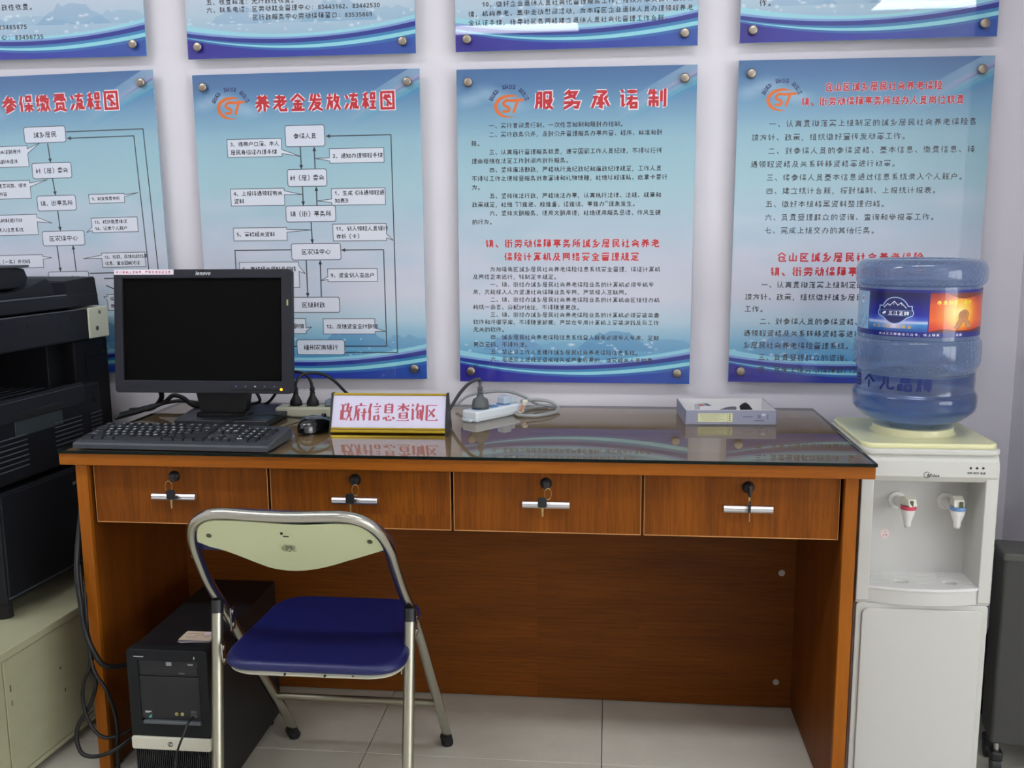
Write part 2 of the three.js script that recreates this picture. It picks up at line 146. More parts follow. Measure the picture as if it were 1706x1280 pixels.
士口 1.1.8.1. 5053. 2.3.7.3. 2.58.58.9.2.9.2.5|夕 4.00.5 3.2.9.2.671a 3.56.6.|也 05.a3.97.7.7 5.05.7 2.32.8.3.9.9.9.9.7.|壬 8.01.1. 05a5 515 9 1.9.8.9.|可 01a1 7.17.9.5.9 1.3.5.3.5.6.1.6.1.3.|乍 2.00.5 1.2.a2. 4.2.4.a 4.5.8.5. 4.7.8.7.|吏 01a1 2.2.7.2.7.5.2.5.2.2. 504.6.0a 2.5.59aa|共 02.a2. 3.03.6. 6.06.6. 06.a6. 3.7.1a 6.7.9.a|丩 1.11.6.4.5. 7.07.a|廿 03.a3. 2.02.7.7.7.7.0||京 5051. 01.a1. 2.37.37.5.2.5.2.3 5.5.59.4.9. 2.6.1.9. 7.6.9.9.|尤 03a3 404.50a 5.35.86.9.a9.a7. 718.2.
吴 2.0.7.0.7.32.32.0. 1.4.8.4. 06a6 54.5.6.0a 56aa|元 1.18.1 04a4 3.43.70a 6.46.87.9.a9.a7.|巳 1.1.8.1.8.5.1.5. 1.1.1.8.2.9.9.9.9.7.|束 01.a1. 505a 2.3.7.3.7.6.2.6.2.3. 4.6.0a 5.6.aa|米 5.05.a 04.a4. 4.4.0.9 5.4.9.9 1.12.3. 8.17.3.|斗 4153. 2.4.4.6. 07.a6. 7.07.a|乃 1.18.16.4.9.4.89.6.9 3.13.60a|旦 2.08.08.6.2.6.2.0 2.3.8.3. 09.a9.|当 5054 1.13.3. 8.16.3. 1.5.8.5.8.9. 2.7.8.7. 1.9.8.9.||丁 01a1 5159.3.9.|乞 2.00.4 2.2.9.2. 1.4.7.4.0.8. 0.8.1.9.9.9.9.8|衤 3.04.1. 0.3.8.3.0.7 4.5.4.a 5.68.8 8.46.5.|禾 8.01.1. 04a4 505a 5408. 54a8.||勾 3.00.5 2.2.9.2.8.9.6.9 4.4.2.7.6.7 5.5.6.8.|甘 02.a2. 2.02.9.7.9.7.0 2.5.7.5.
||微中 4.04.3. 1.11.3.7.3.7.1 05.a5. 2.72.8.0a 2.77.77.9.9.9|展下 02.a2. 3.03.5 6.06.5 05a5 2.52.9.4.8. 8.5.6.7. 4.5.7 8 aa|尉左 1.0.8.0.8.2.1.2. 1.0.1.60a 3.48.4 2.6.9.6. 6669.59. 3.7.2.9. 7.7.9.9|游右 2.00.3 2.29.2 2.48.45.6 5.6 5.9.4.9. 17a7|载 01.9.1. 3.03.3. 03.a3. 6.06.6.8.9.9.9a7. 8.4.5.9 8.09.1 0.56.5 3.4.1.7 3.6.3.a 08.68.|吉 1.1.8.1. 5053. 2.3.7.3. 2.58.58.9.2.9.2.5|合 5004 50a4 3.47.4 2.68.68.9.2.9.2.6||`;
const MADE = `他亻也|付亻寸|件亻牛|任亻壬|份亻分|休亻木|传亻专|位亻立|体亻本|何亻可|作亻乍|使亻吏|供亻共|依亻衣|便亻更|呆⿱4口木|保亻呆|信亻言|做⿲亻古攵|建⿺廴聿|健亻建|辟⿰⿸尸口⿱立十|僻亻辟|况冫兄|冷冫令|准冫隹|次冫欠
仓⿱4仓头㔾|企⿱人止|众⿱4人⿰人人|会⿱4人云|全⿱4人王|党⿱3⺌⿱2冖兄|凭⿱任几|分⿱八刀|划⿰6戈刂|初⿰衤刀|制⿰6制左刂|务⿱夂力|动⿰云力|劳⿳艹冖力|勤⿰6堇力|加⿰力口|化亻匕|卸⿰6卸左卩|古⿱5十口|原⿸厂⿱白小|小口|取⿰耳又|受⿳爫冖又|只⿱5口八|台⿱厶口|号⿱4口丂|吃⿰口乞|各⿱夂口|名⿱夕口
否⿱5不口|告⿱5牛口|员⿱4口贝|命⿱4全头叩|和⿰6禾口|咨⿱次口|品⿱口⿰口口|回⿴囗口|国⿴囗玉|图⿴囗冬|地土也|址土止|坚⿱5坚头土|城土成|基⿱6其土|外⿰夕卜|好女子|委⿱5禾女|娱女吴|字⿱宀子|守⿱宀寸|安⿱宀女|完⿱宀元|定⿱宀疋|实⿱宀头|审⿱宀申|宣⿱宀亘|宴⿱宀⿱日女|家⿱宀豕|容⿱宀谷|密⿱宀⿱6必山|对⿰又寸|导⿱4巳寸|将⿰3丬⿱5夕寸|就⿰5京尤
居⿸尸古|展⿸尸展下|履⿸尸⿰彳复|岗⿱3山冈|帐巾长|序⿸广予|库⿸广车|府⿸广付|廉⿸广兼|虽⿱4口虫|强⿰4弓虽|切⿰4七刀|彻⿰彳切|寺⿱土寸|待彳寺|律彳聿|得⿰彳⿱4日⿱2一寸|微⿲彳微中攵|忌⿱己心|性忄生|息⿱自心|情忄青|意⿳立日心|慰⿱6⿰6尉左寸心|戏⿰又戈|所⿰户左斤|扣扌口|执扌丸|折扌斤|报扌𠬝|拒扌巨|拿⿱合手|持扌寺|指⿰扌⿱4匕日|按扌安|损扌员
妾⿱立女|接扌妾|是⿱4日疋|提扌是|携⿰扌⿱6隹乃|操⿰扌⿱6品木|支⿱4十又|收⿰4丩攵|改己攵|放⿰方攵|政⿰正攵|整⿱5⿰束攵正|料⿰米斗|亲⿱立木|新⿰亲斤|时⿰4日寸|明⿰4日月|服⿰4月𠬝|期⿰6其月|机木几|杀⿱4乂木|权木又|材木才|村木寸|杜木土|条⿱夂木|构木勾|查⿱5木旦|标木示|核木亥|格木各|案⿱6安木|档木当|款⿰⿱4士示欠|殊⿰4歹朱|江氵工|泄氵世|去⿱5土厶|法氵去
注氵主|洁氵吉|舌⿱5千口|活氵舌|流氵㐬|涉氵步|游⿰氵⿰5方游右|源氵原|热⿱7执灬|牌⿰4片卑|物⿰4牛勿|特⿰4牛寺|现王见|理王里|疗⿸疒了|登⿱癶豆|的⿰白勺|盟⿱6明皿|相木目|知⿰6矢口|码石马|硬石更|礼礻乚|社礻土|林⿰木木|禁⿱林示|福礻畐|私禾厶|移禾多|程禾呈|究⿱穴九|窗⿱穴囱|章⿱立早|等⿱竹头寺|策⿱竹头朿|算⿳竹头目廾|管⿱竹头⿱宀㠯|簿⿱竹头⿰氵尃
级纟及|纪纟己|线纟戋|组纟且|细纟田|织纟只|经纟𢀖|结纟吉|络纟各|绝纟色|统纟充|续纟卖|编纟扁|缴⿲纟⿱4白方攵|群⿰君羊|职耳只|联耳关|能⿰⿱3厶月⿱5匕匕|脸月佥|若⿱3艹右|营⿱艹⿱2冖吕|洛氵各|落⿱艹洛|行彳亍|街⿲彳圭亍|装⿱4⿰3丬士衣|要⿱4覀女|规⿰夫见|计讠十|认讠人|记讠己|访讠方|证讠正|话讠舌|询讠旬|语讠吾|说讠兑|请讠青|诺讠若|谋讠某|言⿱6言头口|负⿱3⺈贝|财⿰贝才|责⿱4龶贝|账⿰贝长|购⿰贝勾|贯⿱4毌贝|费⿱5弗贝
资⿱5次贝|赠⿰4贝曾|转车专|软车欠|辖⿰4车⿱宀害|过⿺辶寸|运⿺辶云|进⿺辶井|违⿺辶韦|述⿺辶术|追⿺辶𠂤|退⿺辶艮|通⿺辶甬|造⿺辶告|遇⿺辶禺|遵⿺辶尊|部⿰6咅阝|配⿰酉己|针钅十|银钅艮|镇钅真|问⿵门口|间⿵门日|限阝艮|险阝佥|随⿰阝⿺辶有|障阝章|难⿰4又隹|集⿱6隹木|项⿰4工页|须⿰4彡页|领⿰令页|馈饣贵|牌⿰4片卑`;
const GLYPH = new Map();
for (const line of PARTS.split(/[\n|]/)) {
  const [name, ...strokes] = line.trim().split(/\s+/);
  if (!name) continue;
  GLYPH.set(name, strokes.filter((s) => !s.includes('?')).map((s) => {
    const n = (s.match(/[0-9a]\.?/g) ?? []).map((t) => (t[0] === 'a' ? 10 : +t[0]) + (t[1] ? 0.5 : 0)), out = [];
    for (let i = 0; i + 1 < n.length; i += 2) out.push([n[i] / 10, n[i + 1] / 10]);
    return out;
  }).filter((p) => p.length > 1));
}
for (const [a, b] of [['小', '505948. 2.40.8. 7.49.8.'], ['言头', '405.1. 03.a3. 2.6.7.6. 2.9.7.9.'], ['全头', '500a 50aa 3.a6.a']]) {
  GLYPH.set(a, b.split(' ').map((s) => { const n = s.match(/[0-9a]\.?/g).map((t) => (t[0] === 'a' ? 10 : +t[0]) + (t[1] ? 0.5 : 0)), o = []; for (let i = 0; i + 1 < n.length; i += 2) o.push([n[i] / 10, n[i + 1] / 10]); return o; }));
}
const WIDE = { 亻: 0.34, 氵: 0.33, 扌: 0.38, 忄: 0.3, 彳: 0.36, 冫: 0.28, 讠: 0.34, 纟: 0.4, 钅: 0.41, 饣: 0.37, 阝: 0.33, 木: 0.44, 土: 0.4, 女: 0.46, 礻: 0.43, 衤: 0.45, 王: 0.41, 石: 0.43, 禾: 0.46, 车: 0.45, 月: 0.4, 巾: 0.4, 口: 0.36, 耳: 0.43, 己: 0.46, 日: 0.38 };
const NARROW = { 刂: 0.3, 阝: 0.34, 力: 0.47, 口: 0.4, 攵: 0.5, 斤: 0.46, 页: 0.55, 寸: 0.5 };
const TALL = { 宀: 0.33, 艹: 0.27, 竹头: 0.3, 爫: 0.32, 冖: 0.22, 立: 0.4, 癶: 0.46, 穴: 0.35, 人: 0.44, 夂: 0.5, 口: 0.36, '⺌': 0.32, 山: 0.33 };
const LOW = { 心: 0.38, 口: 0.42, 贝: 0.52, 土: 0.4, 女: 0.5, 皿: 0.35, 灬: 0.25 };
const INNER = { 尸: [0.24, 0.42, 1, 1], 厂: [0.25, 0.22, 1, 1], 广: [0.25, 0.3, 1, 1], 疒: [0.36, 0.34, 1, 1], 辶: [0.34, 0, 1, 0.82], 廴: [0.34, 0, 1, 0.86], 囗: [0.2, 0.14, 0.8, 0.86], 门: [0.26, 0.34, 0.76, 0.9] };
const TWO = ['竹头', '制左', '卸左', '户左', '坚头', '展下', '尉左', '微中', '游右', '仓头', '全头', '言头'];
const fitTo = (strokes, x0, y0, x1, y1) => strokes.map((s) => s.map(([x, y]) => [x0 + (x1 - x0) * x, y0 + (y1 - y0) * y]));
const FORMULA = new Map(MADE.split(/[\n|]/).map((l) => [[...l.trim()][0], [...l.trim()].slice(1)]));
function glyph(ch) {
  if (GLYPH.has(ch)) return GLYPH.get(ch);
  const f = FORMULA.get(ch);
  if (!f) { GLYPH.set(ch, []); glyph.missing.add(ch); return []; }
  let i = 0;
  const read = () => {
    const c = f[i++];
    if ('⿰⿱⿲⿳⿸⿺⿴⿵'.includes(c)) {
      let share = 0;
      if (/[0-9]/.test(f[i])) share = +f[i++] / 10;
      const kids = [read(), read()];
      if ('⿲⿳'.includes(c)) kids.push(read());
      return compose(c, share, kids);
    }
    if (f[i] && TWO.includes(c + f[i])) return { name: c + f[i++], strokes: GLYPH.get(c + f[i - 1]) };
    return { name: c, strokes: glyph(c) };
  };
  const first = read();
  let out = first;
  if (i < f.length) { const second = read(); out = compose('⿰', 0, [first, second]); }
  GLYPH.set(ch, out.strokes);
  return out.strokes;
}
glyph.missing = new Set();
function compose(op, share, kids) {
  const [a, b, c] = kids, g = 0.045;
  if (op === '⿰') { const s = share || WIDE[a.name] || (NARROW[b.name] ? 1 - NARROW[b.name] : 0.48); return { strokes: [...fitTo(a.strokes, 0, 0.02, s - g, 0.98), ...fitTo(b.strokes, s + g, 0, 1, 1)] }; }
  if (op === '⿱') { const s = share || TALL[a.name] || (LOW[b.name] ? 1 - LOW[b.name] : 0.5), n = a.name === '口' || a.name === '日' ? 0.12 : 0.03, m = ['口', '日', '目'].includes(b.name) ? 0.1 : 0; return { strokes: [...fitTo(a.strokes, n, 0, 1 - n, s - g), ...fitTo(b.strokes, m, s + g, 1 - m, 1)] }; }
  if (op === '⿲') return { strokes: [...fitTo(a.strokes, 0, 0, 0.24, 1), ...fitTo(b.strokes, 0.3, 0.02, 0.62, 1), ...fitTo(c.strokes, 0.66, 0, 1, 1)] };
  if (op === '⿳') { const s = TALL[a.name] || 0.33, t = c.name === '心' ? 0.7 : b.name === '冖' ? s + 0.17 : 0.67; return { strokes: [...fitTo(a.strokes, 0.03, 0, 0.97, s - 0.03), ...fitTo(b.strokes, b.name === '冖' ? 0 : 0.12, s + 0.03, b.name === '冖' ? 1 : 0.88, t - 0.03), ...fitTo(c.strokes, 0, t + 0.03, 1, 1)] }; }
  const box = INNER[a.name] ?? [0.3, 0.3, 1, 1];
  return { strokes: [...a.strokes, ...fitTo(b.strokes, ...box)] };
}
const HAN = /[\u3400-\u9fff\u{20000}-\u{2ffff}]/u;
// one character in the box (x, y, w, h): 'song' has thin level strokes and thick upright ones with a small foot, the other style is even
function inkChar(g, ch, x, y, w, h, weight, song = false) {
  const strokes = glyph(ch), px = 0.07, thin = strokes.length > 12 ? 0.86 : 1;
  g.lineJoin = 'miter'; g.miterLimit = 2; g.lineCap = 'butt';
  for (const s of strokes) {
    const p = s.map(([a, b]) => [x + w * (px + a * (1 - 2 * px)), y + h * (px + b * (1 - 2 * px))]);
    if (!song) { g.lineWidth = weight * thin; g.beginPath(); p.forEach(([a, b], i) => (i ? g.lineTo(a, b) : g.moveTo(a, b))); g.stroke(); continue; }
    for (let i = 0; i + 1 < p.length; i++) {
      const [a, b] = p[i], [c, d] = p[i + 1], level = Math.abs(c - a) / (Math.hypot(c - a, d - b) + 1e-6);
      const flat = level > 0.96, slant = level > 0.25 && !flat, t0 = flat ? weight * 0.34 : weight, t1 = flat ? weight * 0.34 : slant ? weight * 0.35 : weight;
      const nx = -(d - b), ny = c - a, l = Math.hypot(nx, ny) || 1, ux = nx / l / 2, uy = ny / l / 2;
      const [s0, s1] = slant && c > a && d > b ? [t1, t0 * 1.2] : [t0, t1];
      g.beginPath(); g.moveTo(a + ux * s0, b + uy * s0); g.lineTo(c + ux * s1, d + uy * s1); g.lineTo(c - ux * s1, d - uy * s1); g.lineTo(a - ux * s0, b - uy * s0); g.closePath(); g.fill();
      if (flat && c > a && (i === p.length - 2 || p.length > 2)) { g.beginPath(); g.moveTo(c - weight * 0.9, d); g.lineTo(c - weight * 0.1, d - weight * 0.75); g.lineTo(c + weight * 0.35, d + weight * 0.12); g.closePath(); g.fill(); }
    }
  }
}
// a line of mixed text; every Han character and full-width mark takes `step`; returns the end
function inkLine(g, text, x, y, size, o = {}) {
  const step = o.step ?? size, weight = (o.weight ?? 0.085) * size, hw = o.narrow ?? 1;
  g.strokeStyle = g.fillStyle = o.color ?? '#2a2a33';
  for (const ch of text) {
    if (ch === ' ') { x += step * 0.5; continue; }
    if (ch === '　') { x += step; continue; }
    if (HAN.test(ch)) {
      const w = size * hw;
      if (o.halo) { g.strokeStyle = g.fillStyle = o.halo; inkChar(g, ch, x, y, w, size, weight + size * 0.1, o.song); g.strokeStyle = g.fillStyle = o.color; }
      inkChar(g, ch, x, y, w, size, weight, o.song); x += step; continue;
    }
    const mark = '、，。；：（）《》“”'.indexOf(ch);
    if (mark >= 0) {
      g.lineCap = 'round'; g.lineWidth = weight * 1.05; g.beginPath();
      const P = (a, b) => [x + a * size, y + b * size];
      if (mark === 0) { g.moveTo(...P(0.14, 0.7)); g.lineTo(...P(0.3, 0.9)); }
      if (mark === 1) { g.moveTo(...P(0.22, 0.78)); g.lineTo(...P(0.14, 0.98)); }
      if (mark === 2) { g.lineWidth = weight * 0.8; g.arc(...P(0.22, 0.82), size * 0.1, 0, 7); }
      if (mark === 3 || mark === 4) { g.moveTo(...P(0.22, 0.42)); g.lineTo(...P(0.24, 0.44)); g.moveTo(...P(0.22, 0.8)); g.lineTo(...P(mark === 3 ? 0.14 : 0.24, mark === 3 ? 0.98 : 0.82)); }
      if (mark === 5) { g.moveTo(...P(0.8, 0.05)); g.quadraticCurveTo(...P(0.45, 0.5), ...P(0.8, 0.95)); }
      if (mark === 6) { g.moveTo(...P(0.2, 0.05)); g.quadraticCurveTo(...P(0.55, 0.5), ...P(0.2, 0.95)); }
      if (mark === 7) { for (const d of [0.45, 0.7]) { g.moveTo(...P(d + 0.2, 0.1)); g.lineTo(...P(d, 0.5)); g.lineTo(...P(d + 0.2, 0.9)); } }
      if (mark === 8) { for (const d of [0.1, 0.35]) { g.moveTo(...P(d, 0.1)); g.lineTo(...P(d + 0.2, 0.5)); g.lineTo(...P(d, 0.9)); } }
      if (mark > 8) { for (const d of mark === 9 ? [0.5, 0.75] : [0.1, 0.35]) { g.moveTo(...P(d + 0.06, 0.05)); g.lineTo(...P(d, 0.25)); } }
      g.stroke(); g.lineCap = 'butt'; x += mark > 8 ? step * 0.6 : step; continue;
    }
    g.font = `bold ${size * 0.95}px sans-serif`; g.textBaseline = 'alphabetic'; g.fillText(ch, x, y + size * 0.88); x += g.measureText(ch).width + (step - size) * 0.5;
  }
  return x;
}
// ---------------------------------------------------------------- the print of the wall posters, in millimetres of a 600 x 800 sheet
const INK = '#26262e', RED = '#c0141f';
function posterGround(g, seed, pale = false) { // the upper row is printed in paler tones
  const sky = g.createLinearGradient(0, 0, 0, 800);
  for (const [t, c] of [[0, '#3f6a9c'], [0.05, '#4c7aa8'], [0.12, '#6d9cbc'], [0.22, '#93bccb'], [0.36, '#a3c8d2'], [0.5, '#b3c8d6'], [0.6, '#c6cddb'], [0.72, '#cfd2df'], ...(pale ? [[0.8, '#c3cfdd'], [0.87, '#b0c8d8'], [0.93, '#9cbcd2'], [1, '#6fa6ca']] : [[0.8, '#b5cfdd'], [0.87, '#7db4cf'], [0.93, '#4c93c0'], [1, '#3c83b6']])]) sky.addColorStop(t, c);
  g.fillStyle = sky; g.fillRect(0, 0, 600, 800);
  const r = random(seed);
  const puff = (x, y, rx, ry, c, a) => { g.save(); g.translate(x, y); g.scale(rx, ry); const f = g.createRadialGradient(0, 0, 0, 0, 0, 1); f.addColorStop(0, `rgba(${c},${a})`); f.addColorStop(1, `rgba(${c},0)`); g.fillStyle = f; g.fillRect(-1, -1, 2, 2); g.restore(); };
  for (let i = 0; i < 6; i++) puff(20 + i * 26, 52 + Math.abs(i - 2) * 12 + r() * 10, 46, 22, '220,234,240', 0.26);
  for (let i = 0; i < 22; i++) puff(r() * 600, 330 + r() * 260, 60 + r() * 110, 18 + r() * 36, i % 3 ? '214,214,228' : '150,196,212', 0.28);
  for (let i = 0; i < 9; i++) puff(r() * 600, 130 + r() * 160, 90, 26, '150,200,212', 0.18);
  for (const [o, w, c] of [[0, 30, '225,240,240'], [22, 20, '190,150,190'], [36, 18, '120,220,215'], [52, 16, '60,150,190']]) {
    const beam = g.createLinearGradient(600, 0, 400, 120); beam.addColorStop(0, `rgba(${c},0.42)`); beam.addColorStop(1, `rgba(${c},0)`);
    g.strokeStyle = beam; g.lineWidth = w; g.beginPath(); g.moveTo(640, -18 + o); g.quadraticCurveTo(520, 40 + o * 0.8, 390, 124 + o * 0.5); g.stroke();
  }
  for (const [x0, w, h, c] of [[60, 170, 60, 'rgba(96,140,188,0.55)'], [160, 260, 34, 'rgba(110,160,196,0.45)'], [300, 210, 74, 'rgba(70,130,178,0.5)'], [430, 220, 46, 'rgba(96,150,192,0.45)']]) {
    g.globalAlpha = pale ? 0.45 : 1; g.fillStyle = c; g.beginPath(); g.moveTo(x0, 716);
    for (let i = 0; i <= 16; i++) g.lineTo(x0 + (w * i) / 16, 716 - h * Math.sin((Math.PI * i) / 16) * (0.72 + 0.35 * noise.noise(i * 0.7, seed, 2)));
    g.lineTo(x0 + w, 716); g.closePath(); g.fill(); g.globalAlpha = 1;
  }
  for (let i = 0; i < 40; i++) puff(r() * 600, 690 + r() * 50, 3 + r() * 8, 2 + r() * 4, i % 5 ? '235,245,250' : '245,226,226', 0.7);
  const wave = (pts, c) => { g.fillStyle = c; g.beginPath(); g.moveTo(...pts[0]); g.bezierCurveTo(...pts[1], ...pts[2], ...pts[3]); g.lineTo(600, 800); g.lineTo(0, 800); g.closePath(); g.fill(); };
  wave([[0, 716], [180, 752], [380, 756], [600, 706]], 'rgba(150,214,226,0.9)');
  wave([[0, 730], [180, 758], [380, 762], [600, 716]], '#7c9ed2');
  wave([[0, 736], [200, 766], [400, 762], [600, 722]], '#16288a');
  wave([[0, 745], [200, 778], [400, 770], [600, 734]], '#2f7fb4');
  wave([[0, 747], [220, 786], [400, 776], [600, 742]], '#8fd6e0');
  wave([[0, 748], [230, 794], [420, 784], [600, 752]], '#2c64ac');
  const dark = g.createLinearGradient(0, 0, 600, 0); dark.addColorStop(0, '#1f148c'); dark.addColorStop(0.45, '#1c2fa0'); dark.addColorStop(1, '#1e4fa6');
  wave([[0, 752], [230, 800], [420, 790], [600, 760]], dark);
}
function emblem(g, cx, cy, s) {
  g.save(); g.translate(cx, cy); g.scale(s, s); g.strokeStyle = g.fillStyle = '#e06a1c'; g.lineCap = 'round';
  g.beginPath(); g.moveTo(30, -27); g.bezierCurveTo(-8, -44, -46, -26, -44, 2); g.bezierCurveTo(-42, 26, -12, 40, 20, 28);
  g.bezierCurveTo(-4, 34, -32, 22, -34, 0); g.bezierCurveTo(-34, -20, -6, -30, 30, -27); g.fill();
  g.lineWidth = 8; g.lineJoin = 'round'; g.beginPath(); g.moveTo(8, -16); g.bezierCurveTo(-18, -22, -22, -4, -8, 0); g.bezierCurveTo(6, 4, 2, 18, -16, 14); g.stroke();
  g.beginPath(); g.moveTo(8, -16); g.lineTo(40, -18); g.stroke(); g.beginPath(); g.moveTo(25, -16); g.lineTo(14, 16); g.stroke();
  [...'新城乡　新社保　新生活'].forEach((ch, i) => { if (ch === '　') return; g.save(); g.rotate(((i - 5) * 13.2 * Math.PI) / 180); g.translate(0, -56); inkLine(g, ch, -7.5, -8, 15, { color: '#1d2a5a', weight: 0.12 }); g.restore(); });
  g.restore();
}
const title = (g, text, x, y, size, step, o = {}) => inkLine(g, text, x, y, size, { step, color: RED, weight: o.weight ?? 0.135, halo: o.halo ?? 'rgba(250,236,240,0.95)', narrow: o.narrow ?? 0.86 });
const body = (g, text, x, y, size, step, o = {}) => inkLine(g, text, x, y - size / 2, size, { step, color: INK, weight: 0.108, ...o });
function arrow(g, x0, y0, x1, y1) {
  g.strokeStyle = g.fillStyle = '#20262c'; g.lineWidth = 2.7; g.beginPath(); g.moveTo(x0, y0); g.lineTo(x1, y1); g.stroke();
  const a = Math.atan2(y1 - y0, x1 - x0); g.save(); g.translate(x1, y1); g.rotate(a); g.beginPath(); g.moveTo(1, 0); g.lineTo(-10, -5); g.lineTo(-10, 5); g.closePath(); g.fill(); g.restore();
}
function path(g, ...p) { g.strokeStyle = '#20262c'; g.lineWidth = 2.4; g.beginPath(); for (let i = 0; i < p.length; i += 2) (i ? g.lineTo(p[i], p[i + 1]) : g.moveTo(p[i], p[i + 1])); g.stroke(); }
function stage(g, x0, y0, x1, y1, text, size = 15.5) {
  g.fillStyle = 'rgba(222,226,236,0.92)'; g.strokeStyle = '#3a4148'; g.lineWidth = 1.7; g.beginPath(); g.roundRect(x0, y0, x1 - x0, y1 - y0, 6); g.fill(); g.stroke();
  const n = [...text].length; inkLine(g, text, (x0 + x1) / 2 - (n * size) / 2, (y0 + y1) / 2 - size / 2, size, { weight: 0.1, color: INK });
}
function callout(g, x0, y0, x1, y1, tx, ty, lines, size = 12.2) {
  g.fillStyle = 'rgba(224,227,236,0.9)'; g.strokeStyle = '#3a4148'; g.lineWidth = 1.5; g.beginPath();
  const b = tx > x1 ? x1 : tx < x0 ? x0 : null, a = y0 + (y1 - y0) * (ty > (y0 + y1) / 2 ? 0.62 : 0.15), c = a + (y1 - y0) * 0.22;
  g.moveTo(x0, y0); g.lineTo(x1, y0); if (b === x1) { g.lineTo(x1, a); g.lineTo(tx, ty); g.lineTo(x1, c); } g.lineTo(x1, y1); g.lineTo(x0, y1); if (b === x0) { g.lineTo(x0, c); g.lineTo(tx, ty); g.lineTo(x0, a); } g.closePath(); g.fill(); g.stroke();
  lines.forEach((t, i) => inkLine(g, t, x0 + 8, y0 + ((y1 - y0) * (i + 0.5)) / lines.length - size / 2 + (lines.length > 1 ? (0.5 - i) * 2 : 0), size, { weight: 0.105, color: INK }));
}
const SHEETS = {
  payFlow(g) { // far left: how contributions are paid
    posterGround(g, 11); emblem(g, 60, 86, 0.9);
    title(g, '参保缴费流程图', 174, 48, 49, 47.6); g.fillStyle = RED;
    stage(g, 228, 133, 345, 175, '城乡居民', 16.5); stage(g, 241, 228, 352, 269, '村（居）委会', 15.5); stage(g, 246, 315, 356, 355, '镇、街事务所', 15.5); stage(g, 251, 410, 371, 449, '区农保中心', 16.5); stage(g, 257, 520, 373, 559, '开户银行', 16);
    path(g, 347, 149, 562, 149, 572, 526, 376, 526); path(g, 350, 166, 535, 166, 546, 541, 416, 541); arrow(g, 362, 166, 349, 166);
    for (const a of [[292, 177, 295, 227], [296, 269, 300, 314], [302, 356, 304, 409], [290, 450, 293, 519], [338, 519, 336, 450]]) arrow(g, ...a);
    callout(g, 394, 315, 494, 339, 534, 314, ['9、制发缴费存折'], 10.5); callout(g, 395, 378, 525, 417, 378, 416, ['13、核对缴费情况', '14、记录个人账户'], 11.5); callout(g, 415, 472, 538, 511, 361, 486, ['12、扣款，反馈扣款结果', '信息、营业回帐凭证'], 11);
    callout(g, 110, 181, 233, 236, 270, 175, ['收取相关证明原件', '由特殊群体提供'], 12); callout(g, 108, 272, 230, 320, 282, 272, ['查看是否完整、提供', '相关内容'], 11.5); callout(g, 90, 363, 240, 418, 283, 388, ['对相关材料进行初', '审，录入信息系统'], 12.5); callout(g, 88, 472, 246, 507, 272, 481, ['审核（一条）并归档'], 12.5);
    path(g, 420, 560, 470, 582); callout(g, 420, 585, 498, 628, 410, 590, ['按规定商业', '缴费存折'], 11.5); stage(g, 439, 657, 530, 691, '区级财政', 16);
  },
  payoutFlow(g) { // behind the screen: how pensions are paid out
    posterGround(g, 23); emblem(g, 100, 86, 0.86);
    title(g, '养老金发放流程图', 165, 52, 47, 47.2);
    path(g, 522, 729, 522, 162, 362, 162); arrow(g, 372, 162, 351, 162); path(g, 522, 729, 379, 729); path(g, 493, 712, 493, 456); path(g, 493, 712, 379, 712); path(g, 493, 456, 390, 456); arrow(g, 396, 456, 380, 456); path(g, 243, 454, 89, 454, 89, 713, 247, 713);
    stage(g, 242, 133, 347, 187, '参保人员', 15.5); stage(g, 243, 245, 348, 289, '村（居）委会', 15.5); stage(g, 234, 339, 368, 381, '镇（街）事务所', 16); stage(g, 244, 438, 378, 481, '区农保中心', 16); stage(g, 226, 580, 369, 621, '区级财政', 16); stage(g, 247, 695, 378, 735, '福州农商银行', 16);
    for (const a of [[281, 188, 281, 244], [318, 244, 318, 189], [282, 290, 282, 338], [319, 338, 319, 291], [301, 382, 302, 437], [283, 482, 283, 579], [320, 579, 321, 483]]) arrow(g, ...a);
    callout(g, 84, 165, 231, 211, 281, 212, ['3、携带户口簿、本人', '居民身份证办理手续'], 14); callout(g, 358, 194, 502, 231, 319, 218, ['2、通知办理领取手续'], 14); callout(g, 86, 293, 232, 337, 281, 310, ['4、上报待遇领取有关', '资料'], 14); callout(g, 359, 296, 502, 339, 320, 327, ['1、生成《待遇领取通', '知表》'], 14);
    callout(g, 88, 395, 234, 429, 300, 402, ['5、审核相关资料'], 14); callout(g, 359, 388, 502, 432, 520, 432, ['11、划入领取人员银行', '存折（卡）'], 14); callout(g, 99, 486, 262, 554, 279, 517, ['6、复核相关资料并归档', '上报区农保中心'], 14); callout(g, 340, 505, 474, 539, 320, 536, ['9、资金划入支出户'], 14);
    callout(g, 120, 637, 274, 678, 290, 660, ['10、反馈资金支付明细'], 14); callout(g, 322, 638, 463, 679, 492, 672, ['12、反馈资金支付明细'], 14);
  },
  pledge(g) { // the service pledge
    posterGround(g, 37); emblem(g, 133, 92, 0.86);
    title(g, '服务承诺制', 198, 52, 51, 70.5, { narrow: 0.95 });
